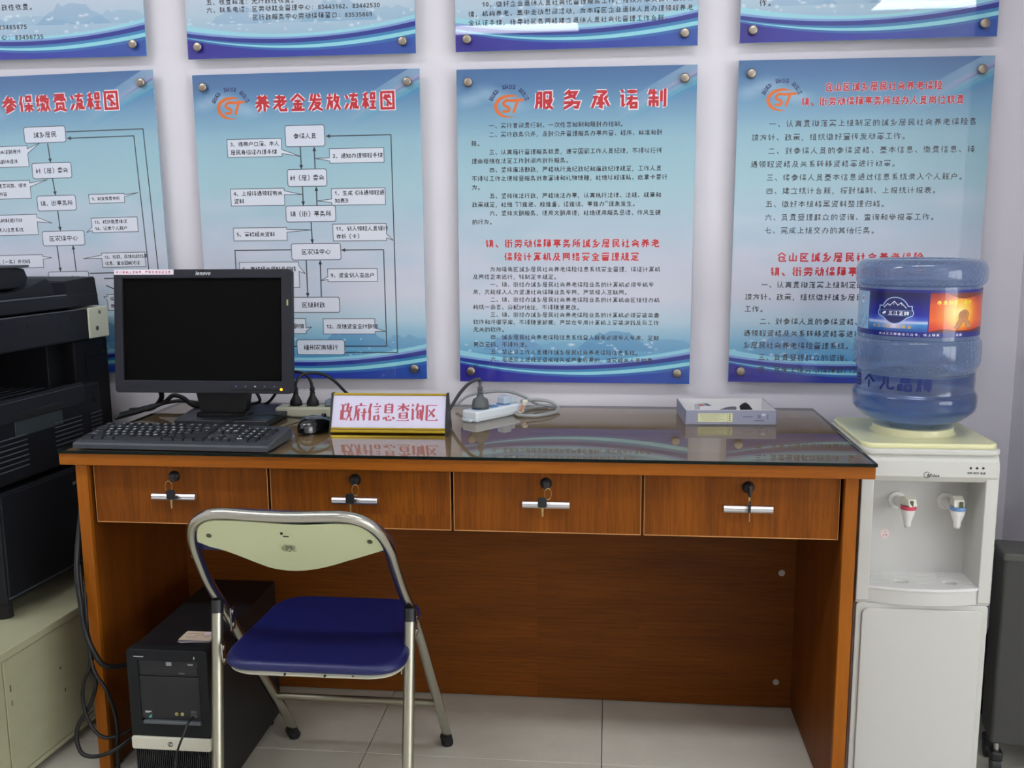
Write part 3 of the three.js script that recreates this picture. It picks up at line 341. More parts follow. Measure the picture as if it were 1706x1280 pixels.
    const a = ['　　　一、实行首问责任制、一次性告知制和限时办结制。', '　　　二、实行政务公开，及时公开管理服务办事内容、程序、标准和时', '限。', '　　　三、认真履行管理服务职责，遵守国家工作人员纪律，不得以任何', '理由拒绝在法定工作时间内对外服务。', '　　　四、坚持廉洁勤政，严格执行党纪政纪和廉政纪律规定，工作人员', '不得以工作之便接受服务对象宴请和礼物馈赠，杜绝以权谋私、吃拿卡要行', '为。', '　　　五、坚持依法行政，严格依法办事，认真执行法律、法规、规章和', '政策规定，杜绝“门难进、脸难看、话难说、事难办”现象发生。', '　　　六、坚持文明服务，使用文明用语；杜绝使用服务忌语、作风生硬', '的行为。'];
    a.forEach((t, i) => body(g, t, 36, 139 + i * 22, 14.4, t.length > 33 ? 14.6 : 15.1, { narrow: 0.98 }));
    title(g, '镇、街劳动保障事务所城乡居民社会养老', 70, 425, 23, 25, { halo: 'rgba(240,225,230,0.5)', weight: 0.13, narrow: 0.95 }); title(g, '保险计算机及网络安全管理规定', 119, 459, 23, 25, { halo: 'rgba(240,225,230,0.5)', weight: 0.13, narrow: 0.95 });
    const b = ['　　　为加强我区城乡居民社会养老保险信息系统安全管理，保证计算机', '及网络正常运行，特制定本规定。', '　　　一、镇、街经办城乡居民社会养老保险业务的计算机必须专机专', '用，只能接入人力资源社会保障业务专网，严禁接入互联网。', '　　　二、镇、街经办城乡居民社会养老保险业务的计算机由区级经办机', '构统一命名、分配IP地址，不得随意更改。', '　　　三、镇、街经办城乡居民社会养老保险业务的计算机必须安装杀毒', '软件和冷僻字库，不得随意卸载；严禁在专用计算机上安装游戏及与工作', '无关的软件。', '　　　四、城乡居民社会养老保险信息系统登入账号必须专人专用，定期', '更改密码，不得外泄。', '　　　五、禁止非工作人员操作城乡居民社会养老保险信息系统。', '　　　六、若违反上述规定造成损失或严重后果的，追究相关人员的责', '任。'];
    b.forEach((t, i) => body(g, t, 36, 503 + i * 19.75, 14.2, 15.15, { narrow: 1, weight: 0.1 }));
  },
  duties(g) { // the duties of the staff
    posterGround(g, 53); emblem(g, 105, 95, 0.82);
    title(g, '仓山区城乡居民社会养老保险', 207, 55, 22, 21.4, { halo: 'rgba(250,236,240,0.7)' }); title(g, '镇、街劳动保障事务所经办人员岗位职责', 153, 89, 22, 21.4, { halo: 'rgba(250,236,240,0.7)' });
    const a = ['　　一、认真贯彻落实上级制定的城乡居民社会养老保险各', '项方针、政策，组织做好宣传发动等工作。', '　　二、对参保人员的参保资格、基本信息、缴费信息、待', '遇领取资格及关系转移资格等进行初审。', '　　三、将参保人员基本信息通过信息系统录入个人账户。', '　　四、建立统计台账，按时编制、上报统计报表。', '　　五、做好本级档案资料整理归档。', '　　六、负责受理群众的咨询、查询和举报等工作。', '　　七、完成上级交办的其他任务。'];
    a.forEach((t, i) => body(g, t, 36, 152 + i * 32.6, 18, i % 2 || i > 3 ? 20 : 20.6, { weight: 0.09 }));
    title(g, '仓山区城乡居民社会养老保险', 110, 467, 25, 27.6, { halo: 'rgba(240,225,230,0.4)', narrow: 0.95 }); title(g, '镇、街劳动保障事务所经办人员', 95, 503, 25, 27.2, { halo: 'rgba(240,225,230,0.4)', narrow: 0.95 });
    const b = ['　　一、认真贯彻落实上级制定的城乡居民社会养老保险各', '项方针、政策，组织做好城乡居民社会养老保险', '工作。', '　　二、对参保人员的参保资格、基本信息进行初审，待', '遇领取资格及关系转移资格等进行初审，城', '乡居民社会养老保险管理系统。', '　　三、负责受理群众的咨询、查询等工作。', '　　四、完成上级劳动保障部门交办的任务。'];
    b.forEach((t, i) => body(g, t, 34, 549 + i * 31, 18, 19.6, { weight: 0.1 }));
  },
  upperOne(g) { posterGround(g, 71, true); body(g, '五、收费标准：无行政性收费。', 34, 668, 17, 19.5); body(g, '六、联系电话：83485875', 60, 717, 16.5, 19.5); body(g, '管理服务中心：83456735', 104, 743, 16.5, 19.5); },
  upperTwo(g) { posterGround(g, 83, true); body(g, '五、收费标准：无行政性收费。', 56, 661, 15.5, 17.3); body(g, '六、联系电话：区劳动就业管理中心：83443162、83442530', 56, 680, 15.5, 17.3); body(g, '区行政服务中心劳动保障窗口：83535869', 177, 701, 15.5, 17.3); },
  upperThree(g) { posterGround(g, 97, true); body(g, '　　10、做好企业退休人员社会化管理服务工作，组织开展文娱、医疗保', 33, 688, 15.2, 17.4); body(g, '健，机构养老、集中走访慰问活动，为本辖区企业退休人员办理领取养老', 33, 710, 15.2, 17.4); body(g, '金认证手续，指导社区各网格建立退休人员社会化管理工作台账。', 33, 732, 15.2, 17.4); },
  upperFour(g) { posterGround(g, 109, true); body(g, '作。', 44, 707, 18, 20); },
};
// ---------------------------------------------------------------- the room
const X0 = -1.9, XR = 2.215, XFAR = 5.2, ZR = 0.5, Z1 = 6.6, T = 0.12;
struct('wall_back', span(X0 - T, XR + T, -0.05, CEILING + T, -T, 0), M.wall);
struct('wall_right', span(XR, XR + T, -0.05, CEILING + T, 0, ZR), M.wall); // a short return; the room goes on to the right beyond it
struct('wall_return', span(XR + T, XFAR + T, -0.05, CEILING + T, ZR - T, ZR), M.wall);
const WIN = [2.7, 6.3, 0.3, 2.4];
struct('wall_far_right', [span(XFAR, XFAR + T, -0.05, WIN[2], ZR, Z1), span(XFAR, XFAR + T, WIN[3], CEILING + T, ZR, Z1), span(XFAR, XFAR + T, WIN[2], WIN[3], ZR, WIN[0]), span(XFAR, XFAR + T, WIN[2], WIN[3], WIN[1], Z1)], M.wall);
{
  const frame = std('#d9dadb', 0.5), w = struct('window_1', [span(XFAR + 0.03, XFAR + 0.09, WIN[2], WIN[2] + 0.05, WIN[0], WIN[1]), span(XFAR + 0.03, XFAR + 0.09, WIN[3] - 0.05, WIN[3], WIN[0], WIN[1]), ...[0, 1, 2, 3].map((i) => { const z = WIN[0] + ((WIN[1] - WIN[0] - 0.05) * i) / 3; return span(XFAR + 0.03, XFAR + 0.09, WIN[2], WIN[3], z, z + 0.05); })], frame);
  for (let i = 0; i < 3; i++) { const z = WIN[0] + 0.05 + ((WIN[1] - WIN[0] - 0.05) * i) / 3; part('window_pane', new THREE.PlaneGeometry((WIN[1] - WIN[0] - 0.2) / 3, WIN[3] - WIN[2] - 0.1).rotateY(-Math.PI / 2).translate(XFAR + 0.06, (WIN[2] + WIN[3]) / 2, z + (WIN[1] - WIN[0] - 0.2) / 6), phys('#ffffff', 0, { transmission: 1, thickness: 0 }), w); }
}
struct('wall_left', span(X0 - T, X0, -0.05, CEILING + T, 0, Z1), M.wall);
struct('wall_front', span(X0 - T, XFAR + T, -0.05, CEILING + T, Z1, Z1 + T), M.wall);
struct('ceiling', span(X0 - T, XFAR + T, CEILING, CEILING + T, -T, Z1 + T), M.ceiling);
const floor = struct('floor', span(X0 - T, XFAR + T, -0.05, -0.003, -T, Z1 + T), M.grout);
{ // square floor tiles with thin joints
  const pitch = 0.56, r = random(5), mats = [0, 1, 2, 3].map((i) => phys('#ffffff', 0.3, { map: speckle(206 - 3 * (i % 2), 202 - 3 * (i % 2), 188 - 3 * (i % 2), 0.02, 9 + i, i * 3.1), clearcoat: 0.3, clearcoatRoughness: 0.15 }));
  const geo = bx(pitch - 0.0022, 0.008, pitch - 0.0022, 0, -0.004, 0, 0.001);
  for (let i = -6; i < 9; i++) for (let j = -1; j < 12; j++) {
    const x0 = 1.172 + (i - 1) * pitch, z0 = 0.472 + (j - 1) * pitch;
    if (x0 < X0 - 0.01 && x0 + pitch < X0) continue;
    if (z0 > Z1 || x0 > XFAR || (x0 > XR && z0 + pitch < ZR + 0.02)) continue;
    const xa = Math.max(x0 + 0.001, X0), xb = Math.min(x0 + pitch - 0.001, z0 + pitch < ZR + 0.02 ? XR : XFAR), za = Math.max(z0 + 0.001, 0), zb = Math.min(z0 + pitch - 0.001, Z1);
    if (xb - xa < 0.01 || zb - za < 0.01) continue;
    const whole = xb - xa > pitch - 0.004 && zb - za > pitch - 0.004;
    const m = part('floor_tile', whole ? geo : span(xa, xb, -0.008, 0, za, zb, 0.001), mats[Math.floor(r() * 4)], floor);
    if (whole) m.position.set(x0 + pitch / 2, 0, z0 + pitch / 2);
  }
}
for (const [i, [x, z, w, d, power]] of LAMPS.entries()) {
  const o = thing('ceiling_light', ['flat ceiling light panel above the printer end of the room', 'flat ceiling light panel above the dispenser end of the room', 'flat ceiling light panel at the far end of the room, behind the camera', 'flat ceiling light panel over the right-hand bay of the room'][i], 'light', [x, CEILING, z]);
  part('frame', [span(-w / 2 - 0.03, w / 2 + 0.03, -0.03, 0, -d / 2 - 0.03, -d / 2), span(-w / 2 - 0.03, w / 2 + 0.03, -0.03, 0, d / 2, d / 2 + 0.03), span(-w / 2 - 0.03, -w / 2, -0.03, 0, -d / 2, d / 2), span(w / 2, w / 2 + 0.03, -0.03, 0, -d / 2, d / 2)], std('#dcdcd8', 0.5), o);
  part('diffuser', span(-w / 2, w / 2, -0.018, -0.002, -d / 2, d / 2), std('#ffffff', 0.6, { emissive: LAMP_COLOR, emissiveIntensity: 3 }), o);
  const l = new THREE.RectAreaLight(LAMP_COLOR, power, w, d); l.position.set(x, CEILING - 0.035, z); l.rotation.x = -Math.PI / 2; scene.add(l);
}

// ---------------------------------------------------------------- the posters
const screwGeo = join([lathe([[0.0001, 0.0135], [0.0085, 0.0135], [0.0112, 0.011], [0.0115, 0.0095], [0.0115, 0.0065]], 24).rotateX(Math.PI / 2), rod([0, 0, -0.028], [0, 0, 0.0065], 0.007, 16)]);
const screwMat = std('#a0978a', 0.32, { metalness: 1 });
function poster(sheet, label, x, y, turn = 0, group) {
  const o = thing('wall_poster', label, 'poster', [x, y, 0.03], 0, group); o.rotation.z = turn;
  part('acrylic_panel', span(0, 0.608, -0.8066, 0, -0.004, 0, 0.0012), phys('#8fb4cc', 0.08, { clearcoat: 1, clearcoatRoughness: 0.03 }), o);
  const map = canvasTexture(960, 1280, (g) => { g.scale(1.6, 1.6); SHEETS[sheet](g); }); map.anisotropy = 8;
  part('print', decal(0.6065, 0.805, 0.304, -0.4033, 0.0006), phys('#ffffff', 0.55, { map, clearcoat: 1, clearcoatRoughness: 0.015 }), o);
  for (const [a, b] of [[0.031, -0.033], [0.577, -0.033], [0.031, -0.777], [0.575, -0.777]]) part('standoff_screw', screwGeo, screwMat, o).position.set(a, b, 0);
  return o;
}
poster('payFlow', 'pale blue poster with a flow chart, partly hidden by the black printer', -0.632, 1.645, 0.018);
poster('payoutFlow', 'pale blue poster with a flow chart, partly behind the computer screen', 0.0835, 1.639, 0.004);
poster('pledge', 'pale blue poster with two blocks of print, above the power strip right of the sign', 0.787, 1.636, -0.004);
poster('duties', 'pale blue poster of numbered duties, partly behind the water bottle', 1.4955, 1.6405, -0.006);
poster('upperOne', 'upper poster cut by the frame, above the flow chart behind the printer', -0.644, 2.497);
poster('upperTwo', 'upper poster ending in two telephone lines, above the flow chart behind the screen', 0.076, 2.485);
poster('upperThree', 'upper poster with a bright lamp reflection, above the poster with two blocks of print', 0.786, 2.485);
poster('upperFour', 'upper poster cut by the frame, above the poster behind the water bottle', 1.4955, 2.487);
// ---------------------------------------------------------------- the desk
const W = {
  edge: phys('#ffffff', 0.42, { map: wood(150, 84, 14, 1.5, 0.7), specularIntensity: 0.45 }),
  drawer: phys('#ffffff', 0.42, { map: wood(122, 66, 14, 4.5, 1.25), specularIntensity: 0.3 }),
  panel: phys('#ffffff', 0.45, { map: wood(106, 56, 14, 8.5, 1.2), specularIntensity: 0.3 }),
  top: phys('#ffffff', 0.5, { map: wood(160, 116, 74, 12.5, 0.8) }),
};
{
  const desk = thing('office_desk', 'long wooden desk with four drawers in a row and a closed back', 'desk');
  part('desk_top', metric(span(0, 1.708, 0.7342, 0.7594, 0.03, 0.612, 0.001)), W.top, desk);
  part('edge_strip', metric(span(0, 1.708, 0.733, 0.7597, 0.612, 0.63, 0.002)), W.edge, desk, 'orange wood edge strip along the front of the top');
  for (const [a, b] of [[0.028, 0.053], [1.655, 1.68]]) {
    const side = part('side_panel', metric(span(a, b, 0.006, 0.733, 0.045, 0.604), true), W.panel, desk);
    part('edge_strip', metric(span(a - 0.0005, b + 0.0005, 0.006, 0.733, 0.604, 0.616, 0.001), true), W.edge, side, 'orange wood edge strip on the front of the side');
    for (const z of [0.09, 0.56]) part('foot', rod([(a + b) / 2, 0, z], [(a + b) / 2, 0.006, z], 0.011, 12), M.rubber, side);
  }
  part('back_panel', metric(span(0.053, 1.655, 0.004, 0.733, 0.154, 0.17)), W.panel, desk);
  part('drawer_rail', metric(span(0.053, 1.655, 0.718, 0.7342, 0.5, 0.575)), W.panel, desk);
  for (const [x, y] of [[1.621, 0.3675], [1.617, 0.073], [0.073, 0.369], [0.073, 0.073]]) part('screw_cap', [lathe([[0.0001, 0.002], [0.004, 0.0026], [0.0075, 0.002], [0.0085, 0]], 20).rotateX(Math.PI / 2).translate(x, y, 0.17), bx(0.004, 0.004, 0.001, x, y, 0.1725)], M.screwCap, desk, 'pale round screw cap');
  const handle = (() => { // a pulled aluminium bar with a groove between two lips
    const s = [[-0.0062, 0], [-0.0062, 0.0135], [-0.003, 0.016], [-0.0008, 0.0135], [0.0008, 0.0125], [0.003, 0.0155], [0.0062, 0.0125], [0.0062, 0]];
    return extrude(s.map(([y, z]) => [z, y]), 0.098, 0.0003).rotateY(-Math.PI / 2).translate(0.049, 0, 0);
  })();
  const xs = [0.2435, 0.6455, 1.053, 1.4665], aluminium = std('#d8d8d8', 0.28, { metalness: 1 });
  for (let i = 0; i < 4; i++) {
    const x0 = 0.0585 + i * 0.3992, x1 = x0 + 0.3932;
    const d = part('drawer', [metric(span(x0, x1, 0.597, 0.728, 0.58, 0.598, 0.0012), true, i * 0.37, i * 0.29), metric(span(x0 + 0.012, x1 - 0.012, 0.61, 0.715, 0.2, 0.58), true)], W.drawer, desk);
    const line = std('#c08a50', 0.5);
    part('edge_line', [span(x0, x1, 0.5968, 0.5986, 0.5975, 0.5986), span(x0, x0 + 0.0012, 0.597, 0.728, 0.5975, 0.5986), span(x1 - 0.0012, x1, 0.597, 0.728, 0.5975, 0.5986)], line, d, 'pale wood edge band');
    part('handle', handle, aluminium, d).position.set(xs[i], 0.6605, 0.598);
    part('lock', [lathe([[0.0001, 0.011], [0.0075, 0.011], [0.009, 0.009], [0.012, 0.004], [0.0125, 0]], 28).rotateX(Math.PI / 2).translate(xs[i], 0.7045, 0.598), bx(0.0012, 0.008, 0.0014, xs[i], 0.7045, 0.6093)], M.blackPlastic, d, 'black round lock');
  }
  // the keys: one in the lock, its twin hanging from a wire ring over the handle
  const labels = ['keys hanging in the lock of the leftmost drawer', 'keys hanging in the lock of the drawer above the folding chair', 'keys hanging in the lock of the third drawer from the left', 'keys seen edge-on in the lock of the drawer beside the water dispenser'];
  for (let i = 0; i < 4; i++) {
    const edge = i === 3, o = thing('key_ring', labels[i], 'keys', [xs[i], 0.7045, 0.609], 0, 'keys in the desk drawers'), k = [1, -1, -1, 1][i];
    const head = (r) => { const s = roundRect(-0.0085, -0.02, 0.0085, 0, 0.0035); s.holes.push(new THREE.Path().absellipse(0, -0.005, 0.004, 0.0022, 0, 6.3)); return extrude(s, 0.0028, 0.0008).translate(0, 0, -0.0014).rotateY(r); };
    part('inserted_key', edge ? [extrude(roundRect(-0.0085, -0.011, 0.0085, 0.011, 0.004), 0.003, 0.0008).translate(0, 0, -0.0015).rotateY(Math.PI / 2).translate(0, -0.002, 0.011)] : [bx(0.012, 0.015, 0.007, 0.002, -0.0005, 0.006, 0.002), bx(0.0014, 0.01, 0.001, 0.005, -0.0005, 0.0098)], M.blackPlastic, o);
    part('wire_ring', new THREE.TorusGeometry(0.0095, 0.0007, 8, 32).scale(0.75, 1.25, 1).rotateY(edge ? 1.3 : 0.35).translate(-0.005 * k * (edge ? 0 : 1), -0.0175, 0.01), M.brass, o);
    const dx = edge ? 0.001 : -0.005 + 0.008 * [0.6, -0.2, -0.2, 0][i], dz = 0.012;
    part('hanging_key', head(edge ? 1.35 : 0.1).translate(dx, -0.0255, dz), M.blackPlastic, o, 'black key head');
    part('key_blade', [extrude([[-0.0022, -0.046], [-0.0008, -0.066], [0.0008, -0.0665], [0.0026, -0.062], [0.002, -0.058], [0.0028, -0.054], [0.0026, -0.046]], 0.0016).translate(0, 0, -0.0008).rotateY(edge ? 1.35 : 0.1).translate(dx, 0, dz)], M.brass, o, 'brass key blade');
  }
}
{
  const o = thing('glass_sheet', 'clear glass sheet lying on the desk top with a dark green edge', 'glass', [0, 0.7598, 0]);
  const t = 0.0062;
  part('pane', decal(1.7095, 0.604, 0, 0, 0).rotateX(-Math.PI / 2).translate(0.854, t, 0.333), phys('#dfe8e2', 0.0, { transmission: 1, thickness: 0, ior: 1.52 }), o);
  part('polished_edge', [span(-0.001, 1.7095, 0, t, 0.633, 0.6355), span(-0.001, 1.7095, 0, t, 0.03, 0.0315), span(-0.001, 0.0005, 0, t, 0.03, 0.6355), span(1.708, 1.7095, 0, t, 0.03, 0.6355)], phys('#06130f', 0.25, { specularIntensity: 0.35 }), o, 'dark green polished edge');
}
// ---------------------------------------------------------------- things on the desk
const TOP = 0.766;
{ // the screen, tilted back on its foot
  const o = thing('computer_monitor', 'black flat computer monitor with a dark screen and an amber power light', 'monitor', [0.2165, TOP, 0.3]);
  const tilt = (g) => join(g).rotateX(-0.11).translate(0, 0.083, 0.052), shell = phys('#25262e', 0.55, { specularIntensity: 0.6 }), w = 0.434, h = 0.291;
  part('bezel', tilt([extrude(roundRect(-w / 2, 0, w / 2, h, 0.007), 0.02, 0.002, [roundRect(-0.2, 0.026, 0.197, 0.2735, 0.002, THREE.Path)])]), shell, o);
  part('screen', tilt([span(-0.201, 0.198, 0.025, 0.2745, 0.006, 0.014)]), phys('#060605', 0.5, { specularIntensity: 0.15 }), o);
  part('screen_rim', tilt([span(-0.2008, -0.1988, 0.025, 0.275, 0.013, 0.0196), span(-0.2, 0.197, 0.0245, 0.0262, 0.013, 0.0196)]), std('#a3aca4', 0.4), o, 'pale inner rim of the frame');
  part('rear_shell', tilt([span(-w / 2 + 0.003, w / 2 - 0.003, 0.003, h - 0.003, -0.012, 0.004, 0.005), span(-0.15, 0.15, 0.04, 0.25, -0.045, -0.008, 0.02)]), M.blackPlastic, o);
  part('neck', [extrude([[-0.068, 0.115], [-0.05, 0.012], [0.052, 0.012], [0.075, 0.115]], 0.028, 0.003).translate(0.018, 0, -0.02), bx(0.13, 0.02, 0.05, 0.018, 0.016, -0.01, 0.006)], std('#0d0e10', 0.5), o);
  part('base', extrude([[-0.098, -0.085], [0.128, -0.085], [0.135, 0.06], [0.105, 0.135], [-0.1, 0.135], [-0.12, 0.06]], 0.009, 0.003).rotateX(-Math.PI / 2).translate(0.018, 0.003, -0.03), std('#22242b', 0.42), o);
  part('power_light', tilt([new THREE.SphereGeometry(0.0034, 12, 8).scale(1, 1, 0.5).translate(0.194, 0.0085, 0.0222)]), std('#ffb020', 0.4, { emissive: '#ffa810', emissiveIntensity: 2.2 }), o, 'glowing amber power light');
  part('control_strip', tilt([tube([0, 1, 2, 3, 4, 5, 6, 7, 8].map((i) => [0.073 + i * 0.0142, 0.0075 + (i % 2 ? -0.0016 : 0.0008), 0.0222]), 0.0014, 60, 6)]), M.rubber, o);
  const icons = ['#6a5fc0', '#6d7080', '#c8ccd2', '#6d7080', '#6d7080'];
  icons.forEach((c, i) => part('control_icon', tilt([bx(0.0042, i === 2 ? 0.003 : 0.0026, 0.0004, 0.083 + i * 0.0235, 0.0152, 0.0222)]), std(c, 0.5), o));
  part('maker_mark', tilt([decal(0.05, 0.0125, 0.004, 0.2825, 0.0224)]), printed(400, 100, (g) => { g.clearRect(0, 0, 400, 100); g.font = 'bold italic 92px sans-serif'; g.fillStyle = '#cfd3d8'; g.textAlign = 'center'; g.fillText('lenovo', 200, 76); }, { cut: true }), o);
  part('warning_sticker', tilt([bx(0.149, 0.0125, 0.0004, -0.1425, 0.2865, 0.0224)]), std('#e6dde6', 0.7), o, 'white paper strip with red print');
  part('sticker_print', tilt([decal(0.146, 0.0115, -0.1425, 0.2865, 0.0228)]), printed(1024, 80, (g) => { g.fillStyle = '#ebe2ea'; g.fillRect(0, 0, 1024, 80); inkLine(g, '本计算机上互联网，严禁处理涉密信息', 26, 18, 46, { step: 57, color: '#b03a5c', weight: 0.13 }); }), o);
  part('energy_sticker', tilt([bx(0.004, 0.0135, 0.0004, 0.2105, 0.214, 0.0223)]), std('#a8b070', 0.6), o, 'small green sticker on the right edge');
}
{ // the keyboard
  const o = thing('computer_keyboard', 'dark grey full-size computer keyboard with white legends', 'keyboard', [0.2455, TOP, 0.618], -0.02);
  const D = 0.142, slope = 0.09, body = std('#3a3d42', 0.5), W2 = 0.221;
  const prof = [[0, 0.001], [0.0045, 0], [D, 0], [D, 0.019], [D - 0.003, 0.0215], [0.012, 0.0098], [0.002, 0.0082], [0, 0.006]];
  part('case', extrude(prof.map(([z, y]) => [z, y]), 2 * W2 - 0.006, 0.003).rotateY(Math.PI / 2).translate(-W2 + 0.003, 0.003, 0), body, o);
  const kb = (g) => g.rotateX(slope).translate(0, 0.0125, -0.017);
  part('key_bed', kb(span(-0.2145, 0.2145, 0, 0.0012, -0.113, 0)), std('#1c1e22', 0.6), o);
  const legends = canvasTexture(512, 512, (g) => {
    g.fillStyle = '#24262c'; g.fillRect(0, 0, 512, 512); g.fillStyle = '#eef0f4'; g.font = 'bold 44px sans-serif'; g.textAlign = 'center';
    [...'QWERTYUIOPASDFGHJKLZXCVBNM1234567890-=[];\',./\\`+*<>^v#@ '].slice(0, 56).forEach((c, i) => g.fillText(c, (i % 8) * 64 + 24, Math.floor(i / 8) * 64 + 44));
  });
  const cap = phys('#ffffff', 0.5, { map: legends });
  const shapes = new Map();
  const key = (w, d, n) => { // a tapered cap whose top carries the legend of cell n
    const id = `${w},${d},${n}`; if (shapes.has(id)) return shapes.get(id);
    const a = w / 2, b = d / 2, c = a - 0.0022, e = b - 0.0022, t = 0.0085, P = [], U = [];
    const u0 = (n % 8) / 8, v0 = 1 - (Math.floor(n / 8) + 1) / 8, q = 0.125, s = Math.min(1, 0.019 / w);
    const quad = (p, uv) => { for (const i of [0, 1, 2, 0, 2, 3]) { P.push(...p[i]); U.push(...uv[i]); } }, blank = Array(4).fill([u0 + 0.12, v0 + 0.005]);
    quad([[-c, t, e], [c, t, e], [c, t, -e], [-c, t, -e]], [[u0, v0], [u0 + q / s * 0.98, v0], [u0 + q / s * 0.98, v0 + q], [u0, v0 + q]].map(([x, y]) => [Math.min(x, u0 + q * 0.98), y]));
    quad([[-a, 0, b], [a, 0, b], [c, t, e], [-c, t, e]], blank); quad([[a, 0, b], [a, 0, -b], [c, t, -e], [c, t, e]], blank); quad([[a, 0, -b], [-a, 0, -b], [-c, t, -e], [c, t, -e]], blank); quad([[-a, 0, -b], [-a, 0, b], [-c, t, e], [-c, t, -e]], blank);
    const g = new THREE.BufferGeometry(); g.setAttribute('position', new THREE.Float32BufferAttribute(P, 3)); g.setAttribute('uv', new THREE.Float32BufferAttribute(U, 2)); g.computeVertexNormals(); shapes.set(id, g); return g;
  };
  const U = 0.0184, rowZ = [-0.01, -0.0286, -0.0472, -0.0658, -0.0844, -0.1075];
  const rows = [
    [[1.4, 63], [1.3, 63], [1.4, 63], [6, 63], [1.4, 63], [1.3, 63], [1.2, 63], [1.2, 63]],
    [[2.2, 50], ...'ZXCVBNM,./'.split('').map((c, i) => [1, i < 7 ? 19 + i : 41 + i - 7]), [2.9, 63]],
    [[1.7, 50], ...[10, 11, 12, 13, 14, 15, 16, 17, 18].map((n) => [1, n]), [1, 39], [1, 40], [2.2, 63]],
    [[1.5, 63], ...[0, 1, 2, 3, 4, 5, 6, 7, 8, 9].map((n) => [1, n]), [1, 38], [1, 39], [1.5, 45]],
    [[1, 46], ...[26, 27, 28, 29, 30, 31, 32, 33, 34, 35].map((n) => [1, n]), [1, 36], [1, 37], [2, 50]],
    [[1, 42], [-0.9, 0], [1, 26], [1, 27], [1, 28], [1, 29], [-0.45, 0], [1, 30], [1, 31], [1, 32], [1, 33], [-0.45, 0], [1, 34], [1, 35], [1, 36], [1, 37]],
  ];
  rows.forEach((row, r) => {
    let x = -0.2125;
    const put = (w, n, d = 1) => { const m = part('key_cap', key(w * U - 0.0006, d * 0.0184 - 0.0006, n), cap, o); m.rotation.x = slope; const z = rowZ[r] - (d - 1) * 0.0092; m.position.set(x + (w * U) / 2, 0.0137 - z * Math.sin(slope), -0.017 + z * Math.cos(slope)); x += w * U; };
    for (const [w, n] of row) { if (w < 0) x -= w * U; else put(w, n); }
    x = -0.2125 + 15.35 * U;
    if (r === 0) { put(1, 48); put(1, 49); put(1, 47); } else if (r === 1) { x += U; put(1, 48); x += U; } else if (r === 2) x += 3 * U; else { put(1, 18 + r); put(1, 20 + r); put(1, 22 + r); }
    x += 0.35 * U;
    if (r === 0) { put(2, 35); put(1, 43); } else if (r < 5) { put(1, 26 + ((r - 1) * 3) % 9); put(1, 27 + ((r - 1) * 3) % 9); put(1, 28 + ((r - 1) * 3) % 9); if (r === 1 || r === 3) put(1, 46, 2); else if (r === 4) put(1, 36); }
  });
  part('status_lights', kb(span(0.15, 0.2, 0.0012, 0.002, -0.111, -0.1)), std('#2e3138', 0.4), o);
}
{ // the mouse
  const o = thing('computer_mouse', 'glossy black computer mouse beside the keyboard', 'mouse', [0.494, TOP, 0.385], -0.35);
  const g = new THREE.SphereGeometry(1, 48, 32), p = g.attributes.position;
  for (let i = 0; i < p.count; i++) {
    let x = p.getX(i), y = p.getY(i), z = p.getZ(i);
    x = Math.sign(x) * Math.abs(x) ** 0.85; const waist = 1 - 0.12 * Math.cos(z * 2.2) ** 2;
    p.setXYZ(i, x * 0.031 * waist, y < 0 ? y * 0.002 + 0.002 : 0.002 + 0.034 * y ** 0.8 * (1 - 0.22 * (-z)) * (z < 0 ? 1 - 0.25 * z * z : 1), z * 0.055);
  }
  g.computeVertexNormals();
  part('body', g, phys('#0c0c0e', 0.18, { clearcoat: 0.8, clearcoatRoughness: 0.08 }), o);
  part('scroll_wheel', rod([-0.0035, 0.028, -0.033], [0.0035, 0.028, -0.033], 0.006, 20), std('#2d2e33', 0.6), o);
  part('button_seam', tube([[0.0003, 0.0305, -0.026], [0.0003, 0.026, -0.042], [0.0003, 0.017, -0.051]], 0.0006, 16, 6), M.rubber, o);
  tag(part('mouse_cable', tube([[0.512, TOP + 0.006, 0.333], [0.517, TOP + 0.004, 0.29], [0.48, TOP + 0.003, 0.262], [0.43, TOP + 0.003, 0.27], [0.37, TOP + 0.016, 0.29], [0.32, TOP + 0.02, 0.32], [0.27, TOP + 0.015, 0.37], [0.23, TOP + 0.004, 0.415]], 0.0018, 70, 8), M.cord, scene), 'thin black cable running from the mouse across the monitor foot', 'cable');
}
